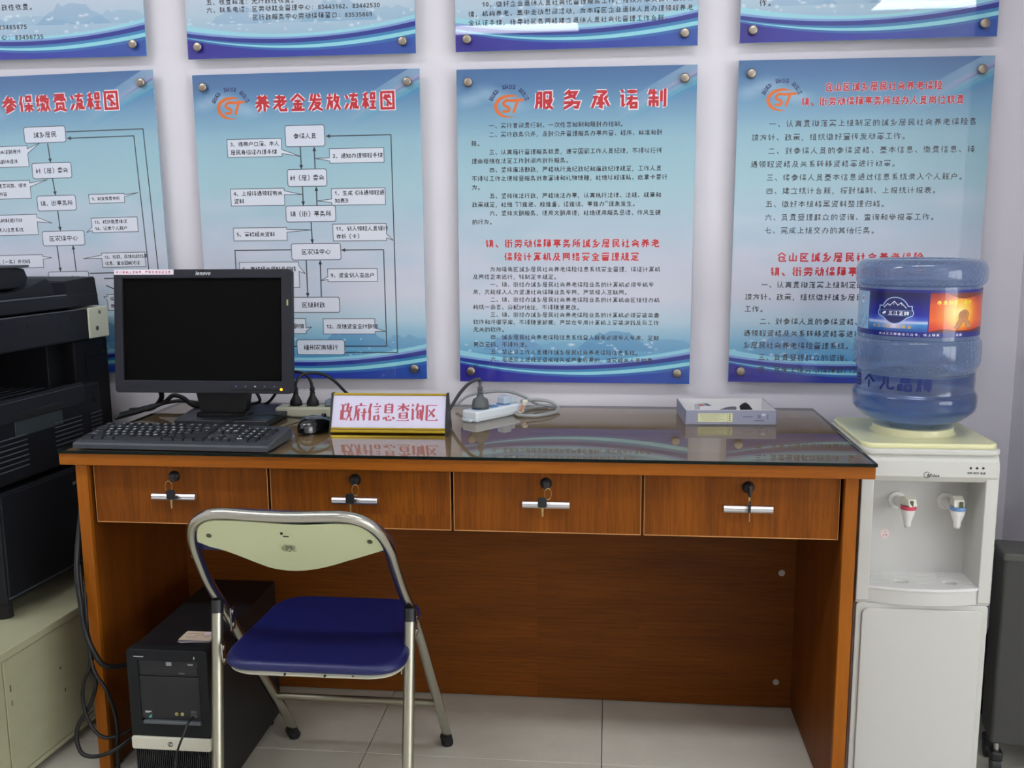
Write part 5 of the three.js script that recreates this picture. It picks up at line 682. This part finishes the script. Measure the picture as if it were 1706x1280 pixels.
    g.fillStyle = '#c98a5c'; g.strokeStyle = '#7c3c1c'; g.lineWidth = 3; g.beginPath(); g.moveTo(U(34), 316); g.lineTo(U(39), 250); g.quadraticCurveTo(U(37), 190, U(42), 176); g.quadraticCurveTo(U(46), 160, U(49), 180); g.quadraticCurveTo(U(53), 200, U(49), 246); g.lineTo(U(57), 312); g.lineTo(U(50), 324); g.lineTo(U(45), 262); g.lineTo(U(39), 326); g.closePath(); g.fill(); g.stroke();
    g.strokeStyle = '#8a4a24'; g.lineWidth = 3; for (let i = 0; i < 4; i++) { g.beginPath(); g.moveTo(U(40), 190 + i * 13); g.quadraticCurveTo(U(44), 196 + i * 13, U(48), 188 + i * 13); g.stroke(); }
    g.fillStyle = '#5a160c'; g.beginPath(); g.moveTo(a, 350); g.quadraticCurveTo(U(22), 318, U(32), 336); g.quadraticCurveTo(U(52), 350, U(66), 326); g.quadraticCurveTo(U(76), 318, b, 340); g.lineTo(b, 356); g.lineTo(a, 356); g.closePath(); g.fill();
    g.fillStyle = '#141a78'; g.fillRect(U(84), 26, 400, 330);
    inkLine(g, '关注三江牌微信公众号，线上购买从优惠到无限', U(-37), 366, 24, { step: 31, color: '#e8ecf6', weight: 0.13 });
  }) }), o, 'printed label in navy, red and gold');
  part('bottle_lettering', sector(0.1233, 0.88, 0.917, -90, 40), printed(1600, 224, (g) => { g.clearRect(0, 0, 1600, 224); [...'自个儿品牌'].forEach((ch, i) => inkLine(g, ch, [196, 432, 690, 912, 1130][i], 16, 190, { color: '#0c2268', weight: 0.15 })); }, { cut: true, roughness: 0.4 }), o, 'dark blue characters');
}
{ // the dark case at the right edge
  const o = thing('equipment_case', 'dark grey boxy case on black casters beside the right wall', 'case', [2.135, 0, 0.4], -0.16), g = phys('#3c3c3a', 0.55);
  part('body', span(-0.085, 0.085, 0.075, 0.52, -0.05, 0.05, 0.008), g, o);
  part('lid', span(-0.087, 0.087, 0.505, 0.524, -0.052, 0.052, 0.006), std('#4c4c48', 0.5), o);
  for (const x of [-0.068, 0.068]) for (const z of [-0.035, 0.035]) { const c = part('caster', [rod([x - 0.009, 0.02, z], [x + 0.009, 0.02, z], 0.02, 24), bx(0.026, 0.024, 0.03, x, 0.044, z, 0.006)], M.blackPlastic, o); part('caster_stem', rod([x, 0.05, z], [x, 0.078, z], 0.006, 12), M.steel, c); }
  const p = thing('cable_adapter', 'black adapter lying on the floor behind the dispenser', 'adapter', [2.16, 0, 0.12], 0.4);
  part('adapter', bx(0.09, 0.06, 0.06, 0, 0.03, 0, 0.008), M.blackPlastic, p); part('adapter_ridge', bx(0.06, 0.004, 0.04, 0, 0.0615, 0, 0.0018), M.rubber, p);
  tag(part('power_cable', tube([[2.2, 0.56, 0.42], [2.13, 0.51, 0.39], [2.09, 0.42, 0.36], [2.068, 0.3, 0.33], [2.07, 0.2, 0.3], [2.09, 0.12, 0.26], [2.12, 0.07, 0.2], [2.14, 0.045, 0.15]], 0.0052, 90, 12), M.cord, scene), 'thick black cable hanging down beside the dark case on the right', 'cable');
}
// ---------------------------------------------------------------- the folding chair
{
  const O = [0.59, 0, 0.63], L = (p) => p.map(([x, y, z]) => [x - O[0], y - O[1], z - O[2]]);
  const o = thing('folding_chair', 'folding chair with a blue seat, a chrome tube frame and a cream back panel', 'chair', O);
  const worn = std('#a9a795', 0.32, { metalness: 1 });
  const frame = [[0.42, 0.02, 0.418], [0.414, 0.1, 0.47], [0.401, 0.2, 0.533], [0.388, 0.32, 0.61], [0.38, 0.42, 0.674], [0.376, 0.47, 0.706], [0.37, 0.52, 0.738], [0.372, 0.585, 0.779], [0.376, 0.625, 0.805], [0.384, 0.655, 0.824], [0.398, 0.679, 0.84], [0.426, 0.697, 0.851], [0.455, 0.702, 0.854], [0.511, 0.699, 0.852], [0.584, 0.697, 0.851], [0.658, 0.7, 0.853], [0.697, 0.7, 0.853], [0.728, 0.69, 0.847], [0.752, 0.665, 0.83], [0.765, 0.627, 0.806], [0.768, 0.58, 0.776], [0.772, 0.522, 0.739], [0.78, 0.46, 0.699], [0.787, 0.39, 0.655], [0.792, 0.26, 0.571], [0.798, 0.11, 0.475], [0.801, 0.02, 0.418]];
  part('back_frame', tube(L(frame), 0.0112, 200, 16), M.chrome, o, 'bent chrome tube');
  for (const [top, foot] of [[[0.378, 0.452, 0.722], [0.405, 0.006, 0.842]], [[0.784, 0.448, 0.722], [0.791, 0.006, 0.842]]]) {
    const [a, b] = L([top, foot]); const leg = part('rear_leg', rod(a, b, 0.0118, 20), worn, o), d = V(...a).sub(V(...b)).normalize();
    part('leg_cap', rod(V(...a).addScaledVector(d, -0.004).toArray(), V(...a).addScaledVector(d, 0.022).toArray(), 0.0128, 20, 0.0122), M.blackPlastic, leg, 'black plastic cap');
    part('rubber_foot', rod(V(...b).addScaledVector(d, -0.006).toArray(), V(...b).addScaledVector(d, 0.02).toArray(), 0.014, 20), M.rubber, leg);
  }
  for (const p of [[0.4195, 0.004, 0.4155], [0.8005, 0.004, 0.4155]]) { const [a] = L([p]); part('rubber_foot', rod(a, [a[0] + (p[0] < 0.6 ? -0.003 : -0.001), a[1] + 0.026, a[2] + 0.016], 0.0142, 20), M.rubber, o, 'black rubber foot'); }
  const [ba, bb] = L([[0.404, 0.152, 0.503], [0.795, 0.15, 0.501]]); part('stretcher', rod(ba, bb, 0.0085, 16), std('#8c8674', 0.45, { metalness: 0.9 }), o, 'dull metal cross tube');
  for (const s of [[0.404, 0.782], [0.4, 0.762]].entries()) for (const x of s[1]) part('pivot_bracket', (() => { const [p] = L([[x + (x < 0.6 ? -0.006 : 0.008), s[0] ? 0.366 : 0.425, s[0] ? 0.74 : 0.695]]); return [bx(0.004, 0.05, 0.02, ...p, 0.0015), rod([p[0] - 0.004, p[1] + 0.014, p[2]], [p[0] + 0.004, p[1] + 0.014, p[2]], 0.006, 14), rod([p[0] - 0.004, p[1] - 0.014, p[2]], [p[0] + 0.004, p[1] - 0.014, p[2]], 0.005, 14)]; })(), M.steel, o);
  // the padded seat: rings from the rim to the middle, a little hollow
  const pad = (outline, y0, thick, hollow) => {
    const n = outline.length, rings = [[1, -thick + 0.004], [1.0, -thick * 0.5], [0.992, -0.006], [0.975, -0.0015], [0.94, 0], [0.8, 0], [0.6, 0], [0.4, 0], [0.2, 0], [0.001, 0]], P = [], I = [];
    for (const [s, h] of [[0.001, -thick], [0.96, -thick], [0.985, -thick + 0.001], ...rings]) outline.forEach(([x, z]) => P.push(x * s, y0 + h - (h === 0 ? hollow * (1 - s * s) : 0), z * s));
    for (let r = 0; r + 1 < P.length / 3 / n; r++) for (let i = 0; i < n; i++) { const j = (i + 1) % n, a = r * n + i, b = r * n + j, c = a + n, d = b + n; I.push(a, c, b, b, c, d); }
    const g = new THREE.BufferGeometry(); g.setAttribute('position', new THREE.Float32BufferAttribute(P, 3)); g.setIndex(I); g.computeVertexNormals(); return g;
  };
  const rim = (x0, x1, x2, x3, z0, z1, r) => { // x0..x1 at the front edge, x2..x3 at the rear edge, rounded corners
    const q = [[x0, z0], [x1, z0], [x3, z1], [x2, z1]], out = [];
    q.forEach((c, i) => { const p = q[(i + 3) % 4], n = q[(i + 1) % 4], u = [p[0] - c[0], p[1] - c[1]], v = [n[0] - c[0], n[1] - c[1]], lu = Math.hypot(...u), lv = Math.hypot(...v), a = [c[0] + (u[0] / lu) * r, c[1] + (u[1] / lu) * r], b = [c[0] + (v[0] / lv) * r, c[1] + (v[1] / lv) * r]; for (let k = 0; k <= 10; k++) { const t = k / 10; out.push([(1 - t) ** 2 * a[0] + 2 * t * (1 - t) * c[0] + t * t * b[0], (1 - t) ** 2 * a[1] + 2 * t * (1 - t) * c[1] + t * t * b[1]]); } const m = [n[0] - (v[0] / lv) * 0, n[1]]; for (let k = 1; k < 5; k++) { const e = [n[0] - (v[0] / lv) * r, n[1] - (v[1] / lv) * r], t = k / 5; out.push([b[0] + (e[0] - b[0]) * t, b[1] + (e[1] - b[1]) * t]); } });
    return out.reverse();
  };
  const S = rim(-0.152, 0.178, -0.168, 0.205, -0.132, 0.216, 0.075);
  const seat = phys('#0d1550', 0.45, { clearcoat: 0.15, clearcoatRoughness: 0.35, sheen: 0.2, sheenColor: new THREE.Color('#3a4a9a') });
  part('seat', pad(S, 0.402, 0.02, 0.006), seat, o, 'dark blue padded seat');
  part('seat_pan', pad(rim(-0.147, 0.173, -0.162, 0.199, -0.127, 0.211, 0.075), 0.383, 0.012, 0), std('#c9c7b2', 0.5), o, 'cream metal pan under the seat');
  for (const [x, z] of [[-0.03, 0.2115], [0.05, 0.2115], [0.105, 0.209]]) part('pan_hole', rod([x, 0.377, z - 0.004], [x, 0.377, z + 0.0012], 0.0022, 10), M.rubber, o);
  // the back: a cream sheet on the side that faces the room, a blue pad on the other
  const k = 0.64, phi = Math.atan(k), q = Math.hypot(1, k), onFrame = (g, lift) => join(g).rotateX(phi).translate(-O[0], 0, 0.405 - O[2]).translate(0, -Math.sin(phi) * lift, Math.cos(phi) * lift);
  const B = new THREE.Shape(), up = (x, y) => [x, y * q];
  B.moveTo(...up(0.385, 0.636)); B.quadraticCurveTo(...up(0.383, 0.68), ...up(0.44, 0.688)); B.bezierCurveTo(...up(0.5, 0.69), ...up(0.56, 0.681), ...up(0.615, 0.682)); B.bezierCurveTo(...up(0.65, 0.684), ...up(0.68, 0.69), ...up(0.712, 0.684)); B.quadraticCurveTo(...up(0.75, 0.672), ...up(0.761, 0.628));
  B.bezierCurveTo(...up(0.72, 0.612), ...up(0.7, 0.603), ...up(0.679, 0.596)); B.bezierCurveTo(...up(0.62, 0.57), ...up(0.565, 0.555), ...up(0.515, 0.572)); B.bezierCurveTo(...up(0.48, 0.588), ...up(0.45, 0.612), ...up(0.411, 0.622)); B.closePath();
  part('back_panel', onFrame(new THREE.ExtrudeGeometry(B, { depth: 0.001, bevelEnabled: true, bevelSize: 0.001, bevelThickness: 0.0008, bevelSegments: 2, curveSegments: 24 }), 0.003), phys('#ccd2a6', 0.4, { clearcoat: 0.25 }), o, 'cream metal back panel');
  const C = new THREE.Shape(); C.moveTo(...up(0.37, 0.6)); C.bezierCurveTo(...up(0.366, 0.65), ...up(0.386, 0.7), ...up(0.455, 0.7015)); C.bezierCurveTo(...up(0.52, 0.701), ...up(0.58, 0.696), ...up(0.64, 0.6985)); C.bezierCurveTo(...up(0.735, 0.708), ...up(0.772, 0.665), ...up(0.772, 0.61)); C.bezierCurveTo(...up(0.72, 0.61), ...up(0.7, 0.603), ...up(0.679, 0.599)); C.bezierCurveTo(...up(0.62, 0.573), ...up(0.565, 0.558), ...up(0.515, 0.575)); C.bezierCurveTo(...up(0.48, 0.59), ...up(0.42, 0.612), ...up(0.37, 0.6));
  part('back_pad', onFrame(new THREE.ExtrudeGeometry(C, { depth: 0.005, bevelEnabled: true, bevelSize: 0.0012, bevelThickness: 0.002, bevelSegments: 3, curveSegments: 24 }), -0.013), seat, o, 'dark blue back pad');
  const stud = (x, y, r) => onFrame(rod([x, y * q, 0], [x, y * q, 0.0022], r, 20), 0.0045);
  for (const [x, y] of [[0.417, 0.652], [0.733, 0.647]]) part('panel_screw', [stud(x, y, 0.0052)], std('#6e6f58', 0.4, { metalness: 0.8 }), o);
  part('ink_spot', [stud(0.564, 0.662, 0.0026)].map((g) => g), M.rubber, o); part('ink_spot', onFrame(bx(0.011, 0.0018, 0.0006, 0.571, 0.655 * q, 0, 0).rotateZ(0), 0.0062), M.rubber, o);
  part('printed_mark', onFrame(decal(0.034, 0.026, 0.568, 0.6265 * q, 0), 0.0062), printed(136, 104, (g) => { g.clearRect(0, 0, 136, 104); g.strokeStyle = '#6d7058'; g.lineWidth = 3; const r = random(4); for (let i = 0; i < 34; i++) { const x = 20 + r() * 96, y = 30 + r() * 60; g.beginPath(); g.arc(x, y, 5 + r() * 14, r() * 6, r() * 6 + 1.6); g.stroke(); } }, { cut: true }), o, 'worn dark printed mark');
}
// ---------------------------------------------------------------- the computer case under the desk
{
  const o = thing('computer_case', 'black upright computer case with a silver band, on the floor under the desk', 'computer', [0.268, 0, 0.74]);
  const dark = phys('#15171a', 0.55, { specularIntensity: 0.5 }), w = 0.086, D = 0.42, y = (p) => 0.366 - (p - 1085) * 0.00135;
  part('shell', span(-w + 0.002, w - 0.002, 0.014, 0.364, -D, -0.03, 0.004), std('#141518', 0.45, {}), o);
  for (const [a, b] of [[-0.065, -0.06], [0.065, -0.06], [-0.065, -0.38], [0.065, -0.38]]) part('foot', rod([a, 0, b], [a, 0.016, b], 0.012), M.rubber, o);
  part('front_bezel', [extrude(roundRect(-w, y(1226) - 0.003, w, 0.366, 0.006), 0.028, 0.002, [roundRect(-0.066, 0.206, 0.069, 0.345, 0.002, THREE.Path)]).translate(0, 0, -0.032)], dark, o);
  part('bezel_back', span(-0.07, 0.073, 0.2, 0.35, -0.034, -0.012), std('#0e0f11', 0.5), o);
  const bay = part('optical_drive', [span(-0.064, 0.067, 0.309, 0.343, -0.012, -0.005, 0.001), span(-0.062, 0.065, 0.3135, 0.329, -0.006, -0.0035, 0.001)], std('#16171a', 0.5), o);
  part('drive_button', bx(0.011, 0.004, 0.002, 0.05, 0.3365, -0.0045), std('#7a7d80', 0.4), bay); part('drive_mark', bx(0.012, 0.008, 0.0006, 0.003, 0.3365, -0.0046), std('#8b8e92', 0.5), bay); part('drive_button', bx(0.012, 0.003, 0.002, 0.031, 0.317, -0.0035), std('#54565a', 0.4), bay);
  part('blank_panel', [span(-0.064, 0.067, 0.212, 0.3075, -0.012, -0.004, 0.0015)], std('#18191c', 0.55), o);
  part('chin_lip', [span(-0.058, 0.068, 0.2035, 0.211, -0.01, 0.003, 0.002)], std('#4c5154', 0.4), o);
  for (const x of [0.014, 0.0265]) part('audio_socket', [lathe([[0.0012, 0.0006], [0.0022, 0.001], [0.0036, 0.0008], [0.0036, 0]], 20).rotateX(Math.PI / 2).translate(x, 0.2255, -0.0035)], std('#b2b06a', 0.35, { metalness: 0.5 }), o, 'socket with a pale green ring');
  part('port', [bx(0.0135, 0.006, 0.001, 0.052, 0.2225, -0.004), bx(0.0135, 0.006, 0.001, 0.052, 0.231, -0.004)], std('#5a5d60', 0.4, { metalness: 0.6 }), o);
  part('maker_sticker', [bx(0.0165, 0.018, 0.0005, -0.048, 0.2225, -0.0037)], std('#3c4245', 0.4), o); part('maker_sticker_print', decal(0.015, 0.0165, -0.048, 0.2225, -0.0031), printed(120, 132, (g) => { g.fillStyle = '#23282a'; g.fillRect(0, 0, 120, 132); g.fillStyle = '#c9ccce'; g.fillRect(8, 8, 104, 14); g.fillRect(8, 30, 70, 8); g.fillStyle = '#4fa39a'; g.beginPath(); g.moveTo(112, 60); g.lineTo(112, 124); g.lineTo(50, 124); g.closePath(); g.fill(); }), o);
  part('model_print', bx(0.022, 0.0022, 0.0004, -0.06, 0.353, 0.0003), std('#9ea2a6', 0.5), o); part('power_light', bx(0.002, 0.006, 0.0006, 0.061, 0.3535, 0.0003), std('#a9b2b4', 0.4), o);
  part('silver_band', extrude(roundRect(-w + 0.001, y(1247), w - 0.001, y(1226) - 0.004, 0.003), 0.03, 0.002).translate(0, 0, -0.029), std('#c2c0ae', 0.45), o, 'silver band across the front');
  part('maker_mark', decal(0.0125, 0.0125, -0.001, (y(1226) + y(1247)) / 2 - 0.002, 0.0034), printed(128, 128, (g) => { g.clearRect(0, 0, 128, 128); g.fillStyle = '#26282a'; g.beginPath(); g.arc(64, 64, 60, 0, 7); g.fill(); g.font = 'italic bold 84px sans-serif'; g.fillStyle = '#c9c8ba'; g.textAlign = 'center'; g.fillText('hp', 62, 88); }, { cut: true }), o);
  part('grille_frame', span(-w + 0.003, w - 0.003, 0.016, y(1248), -0.03, -0.008, 0.003), std('#101113', 0.6), o);
  const slats = []; for (let i = 0; i < 38; i++) slats.push(bx(0.0017, y(1250) - 0.024, 0.008, -w + 0.007 + i * 0.0043, (y(1250) + 0.024) / 2, -0.004)); const gs = part('grille_slats', slats, std('#1c1d1f', 0.5), o); gs.userData.kind = 'stuff';
  tag(part('usb_cable', tube([[0.32, 0.2235, 0.742], [0.319, 0.221, 0.764], [0.314, 0.2, 0.782], [0.303, 0.17, 0.786], [0.294, 0.135, 0.778], [0.288, 0.09, 0.77], [0.283, 0.04, 0.77], [0.275, 0.0035, 0.79], [0.25, 0.0035, 0.85]], 0.0024, 80, 8), M.cord, scene), 'thin black cable plugged into the front of the computer case', 'cable');
  const c = thing('card_stack', 'small stack of printed cards lying on the computer case', 'cards', [0.308, 0.3645, 0.668], 0.1);
  const r = random(8); for (let i = 0; i < 4; i++) { const m = part('card', span(-0.035, 0.035, i * 0.0014, i * 0.0014 + 0.001, -0.022, 0.022), std(['#8f8c8e', '#b0adb0', '#7f7c84', '#cbb9a2'][i], 0.7), c); m.rotation.y = (r() - 0.5) * 0.24; m.position.set((r() - 0.5) * 0.006, 0, (r() - 0.5) * 0.006); }
  part('card_print', decal(0.066, 0.04, 0, 0, 0).rotateX(-Math.PI / 2).translate(0.001, 0.0056, 0), printed(264, 160, (g) => { g.fillStyle = '#cdbda8'; g.fillRect(0, 0, 264, 160); g.fillStyle = '#a0765c'; for (let i = 0; i < 9; i++) g.fillRect(14 + ((i * 83) % 200), 20 + ((i * 37) % 110), 46, 12); g.fillStyle = '#d8cbd4'; g.fillRect(170, 0, 94, 60); }), c);
  const tg = thing('paper_slip', 'tiny white paper slip at the front edge of the computer case top', 'paper', [0.301, 0.364, 0.722], 0.1); part('slip', span(-0.0095, 0.0095, 0, 0.0006, -0.005, 0.005), std('#b9bcc0', 0.7), tg);
}
{ // cables hanging at the left end of the desk
  const c = (pts, r, label) => tag(part('cable', tube(pts, r, pts.length * 14, 10), M.cord, scene), label, 'cable');
  c([[0.012, 0.62, 0.58], [0.02, 0.5, 0.63], [0.03, 0.42, 0.642], [0.034, 0.365, 0.642], [0.05, 0.32, 0.645], [0.072, 0.28, 0.64], [0.098, 0.262, 0.6], [0.14, 0.25, 0.5], [0.16, 0.24, 0.36], [0.2, 0.2, 0.26]], 0.0058, 'thick black cable crossing the left leg of the desk into the knee space');
  c([[0.018, 0.5, 0.615], [0.034, 0.38, 0.638], [0.046, 0.3, 0.64], [0.022, 0.24, 0.64], [0.015, 0.2, 0.64], [0.02, 0.16, 0.64], [0.044, 0.12, 0.645], [0.066, 0.106, 0.64], [0.12, 0.11, 0.58], [0.15, 0.11, 0.4], [0.2, 0.1, 0.26]], 0.004, 'thin black cable bulging left of the desk leg');
  c([[0.022, 0.46, 0.61], [0.044, 0.31, 0.645], [0.056, 0.265, 0.65], [0.075, 0.23, 0.648], [0.083, 0.19, 0.64], [0.085, 0.14, 0.63], [0.083, 0.08, 0.63], [0.08, 0.02, 0.63], [0.09, 0.004, 0.66], [0.13, 0.004, 0.7]], 0.004, 'thin black cable running straight down beside the left desk leg');
  c([[0.012, 0.28, 0.58], [0.03, 0.258, 0.628], [0.044, 0.238, 0.632], [0.026, 0.18, 0.63], [0, 0.135, 0.64], [-0.004, 0.096, 0.645], [0.01, 0.07, 0.65], [0.04, 0.065, 0.65], [0.085, 0.08, 0.64], [0.12, 0.1, 0.58], [0.145, 0.1, 0.4], [0.2, 0.06, 0.26]], 0.0046, 'black cable hanging in a low loop at the left desk leg');
}
// ---------------------------------------------------------------- the low cabinet and the printer at the left
const TURN = (85 * Math.PI) / 180;
{
  const o = thing('low_cabinet', 'low cream metal cabinet under the black printer', 'cabinet', [-0.0932, 0, 0.4039], TURN);
  const paint = phys('#b9b8a4', 0.5, { map: speckle(232, 232, 212, 0.03, 5, 2.2) });
  part('carcass', span(-0.72, 0.385, 0.03, 0.312, -0.42, -0.012, 0.003), paint, o);
  part('top_board', span(-0.725, 0.388, 0.312, 0.333, -0.425, 0.002, 0.003), paint, o);
  part('plinth', span(-0.7, 0.38, 0, 0.03, -0.4, -0.04), std('#24221e', 0.8), o);
  part('door', span(-0.3, 0.382, 0.034, 0.309, -0.012, -0.004, 0.002), paint, o); part('door', span(-0.72, -0.3035, 0.034, 0.309, -0.012, -0.004, 0.002), paint, o);
  part('bottom_rail', span(-0.72, 0.382, 0.022, 0.033, -0.03, -0.003, 0.001), paint, o);
  for (const [x, y, w, h] of [[-0.285, 0.24, 0.004, 0.016], [-0.284, 0.205, 0.003, 0.012], [-0.12, 0.21, 0.008, 0.005], [-0.11, 0.15, 0.004, 0.01], [-0.03, 0.045, 0.03, 0.004], [-0.05, 0.04, 0.014, 0.003]]) part('scuff_mark', decal(w, h, x, y, -0.0034), std('#55524a', 0.9), o);
}
{
  const o = thing('office_printer', 'large black office printer standing on the cream cabinet left of the desk', 'printer', [-0.183, 0, 0.396], TURN);
  const dark = phys('#1c1e25', 0.6, { specularIntensity: 0.5 }), deep = phys('#0c0d10', 0.6, { specularIntensity: 0.4 }), mid = phys('#15171c', 0.55, { specularIntensity: 0.5 }), D = -0.45, light = std('#4b4e55', 0.4);
  for (const [x, z] of [[-0.13, -0.04], [0.29, -0.04], [-0.13, -0.4], [0.29, -0.4]]) part('foot', lathe([[0.0001, 0], [0.018, 0], [0.016, 0.03], [0.02, 0.046], [0.0001, 0.046]], 20).translate(x, 0.333, z), M.rubber, o);
  part('paper_drawer', [span(-0.165, 0.325, 0.378, 0.64, D, -0.004, 0.006), span(-0.158, 0.318, 0.392, 0.634, -0.01, 0, 0.004)], mid, o);
  part('drawer_edge', span(-0.158, 0.318, 0.3895, 0.3925, -0.004, 0.001), light, o);
  for (const [x, y] of [[0.1, 0.6], [0.1, 0.452]]) part('drawer_nick', bx(0.012, 0.008, 0.002, x, y, 0.0005, 0.0006), std('#6a6c6e', 0.5), o);
  part('vent_body', span(-0.17, 0.24, 0.652, 0.845, D, 0, 0.014), mid, o);
  part('rear_housing', [span(0.225, 0.33, 0.652, 0.955, D, -0.03, 0.01)], deep, o);
  part('side_housing', [span(0.162, 0.288, 0.84, 0.958, -0.42, -0.014, 0.006), span(0.205, 0.292, 0.862, 0.92, -0.42, -0.01, 0.004)], deep, o);
  part('tray_wall', [span(-0.25, 0.165, 0.84, 0.957, -0.44, -0.26), span(0.105, 0.163, 0.84, 0.957, -0.26, -0.05, 0.004)], deep, o, 'black inner walls of the paper outlet');
  for (let i = 0; i < 6; i++) part('tray_rib', span(-0.16, 0.09, 0.845, 0.8475, -0.06 - i * 0.028, -0.054 - i * 0.028, 0.001), std('#2b2d33', 0.5), o);
  const flap = roundRect(-0.4, 0.799, 0.163, 0.851, 0.008);
  part('front_flap', extrude(flap, 0.004, 0.0015).translate(0, 0, -0.001), dark, o); part('flap_edge', tube([[-0.165, 0.8445, 0.0035], [0.0, 0.8445, 0.0035], [0.158, 0.8445, 0.0035]], 0.0014, 8, 6), light, o); part('flap_seam', tube([[-0.165, 0.7985, 0.003], [0.03, 0.7985, 0.003], [0.15, 0.7985, 0.003], [0.161, 0.8015, 0.003], [0.164, 0.812, 0.003], [0.164, 0.84, 0.003]], 0.0009, 40, 6), std('#3d4046', 0.4), o);
  part('handle_recess', span(-0.1, 0.08, 0.796, 0.817, -0.02, 0.0052, 0.003), std('#08090b', 0.7), o); part('handle', extrude([[0, 0.762], [0.006, 0.768], [0.006, 0.79], [0, 0.8]], 0.165, 0.002).rotateY(Math.PI / 2).scale(1, 1, 1).translate(-0.09, 0, 0), std('#30383c', 0.4), o, 'grey grip');
  for (let i = 0; i < 7; i++) part('vent_slat', span(0.044, 0.15, 0.697 + i * 0.0112, 0.6995 + i * 0.0112, -0.002, 0.0022, 0.0006), light, o);
  for (let i = 0; i < 7; i++) part('vent_slat', span(-0.165, -0.055, 0.686 + i * 0.0122, 0.6887 + i * 0.0122, -0.002, 0.0022, 0.0006), light, o);
  for (let i = 0; i < 6; i++) part('vent_slat', span(0.187, 0.235, 0.71 + i * 0.0105, 0.7123 + i * 0.0105, -0.002, 0.0022, 0.0006), light, o);
  part('screw_hole', rod([0.209, 0.797, -0.002], [0.209, 0.797, 0.0012], 0.006, 16), std('#050506', 0.8), o);
  part('scanner_body', span(-0.3, 0.285, 0.958, 1.037, D, 0.002, 0.006), dark, o); part('scanner_edge', span(-0.3, 0.205, 1.0355, 1.0385, -0.002, 0.0025, 0.001), light, o);
  for (const [x, y] of [[-0.02, 1.012], [0.143, 1.017]]) part('screw_hole', [rod([x, y, -0.001], [x, y, 0.0028], 0.0062, 20)], std('#070708', 0.8), o);
  for (const [x, y] of [[-0.005, 1.012], [0.152, 1.0185], [0.09, 0.999], [0.09, 1.004]]) part('moulded_mark', bx(0.012, 0.0016, 0.0006, x, y, 0.0023), deep, o);
  const plate = part('cover_plate', [span(0.204, 0.286, 0.959, 1.039, -0.06, 0.0062, 0.003)], std('#dfe2c8', 0.5), o, 'cream cover plate'); part('plate_hole', rod([0.249, 1.025, 0.0055], [0.249, 1.025, 0.0068], 0.0055, 20), std('#8d9078', 0.6), plate); part('plate_hole', rod([0.235, 0.984, 0.0055], [0.235, 0.984, 0.0068], 0.0062, 20), std('#5f6252', 0.6), plate);
  part('lid', span(-0.3, 0.262, 1.043, 1.076, D, -0.002, 0.005), dark, o); part('lid_edge', span(-0.3, 0.133, 1.0745, 1.0785, -0.006, -0.001, 0.0015), light, o);
  part('feeder_block', [extrude([[0.134, 1.06], [0.262, 1.044], [0.252, 1.113], [0.248, 1.116], [0.137, 1.11], [0.134, 1.107]], 0.3, 0.002).translate(0, 0, -0.305)], dark, o);
  part('feeder_ramp', extrude([[-0.3, 1.076], [0.1, 1.076], [0.1, 1.09], [0.085, 1.114], [0.075, 1.118], [-0.02, 1.092], [-0.1, 1.088], [-0.3, 1.084]], 0.18, 0.002).translate(0, 0, -0.195), dark, o);
  part('feeder_floor', span(0.09, 0.14, 1.07, 1.08, -0.3, -0.05), deep, o);
  part('feeder_roof', [extrude([[-0.3, 1.104], [0.03, 1.104], [0.038, 1.125], [0.03, 1.142], [-0.02, 1.15], [-0.3, 1.15]], 0.2, 0.004).translate(0, 0, -0.24)], dark, o);
  part('paper_tray', [span(-0.3, 0.04, 1.1495, 1.155, -0.3, -0.028, 0.002)], std('#4a4c52', 0.45), o, 'grey tray plate'); part('tray_support', span(-0.16, -0.1, 1.078, 1.11, -0.2, -0.06, 0.004), deep, o);
  part('paper_guide', tube([[0.108, 1.096, -0.06], [0.117, 1.094, -0.055], [0.121, 1.081, -0.05]], 0.0018, 16, 6), std('#b9b8ae', 0.5), o, 'pale curved guide');
}
renderer.render(scene, camera);
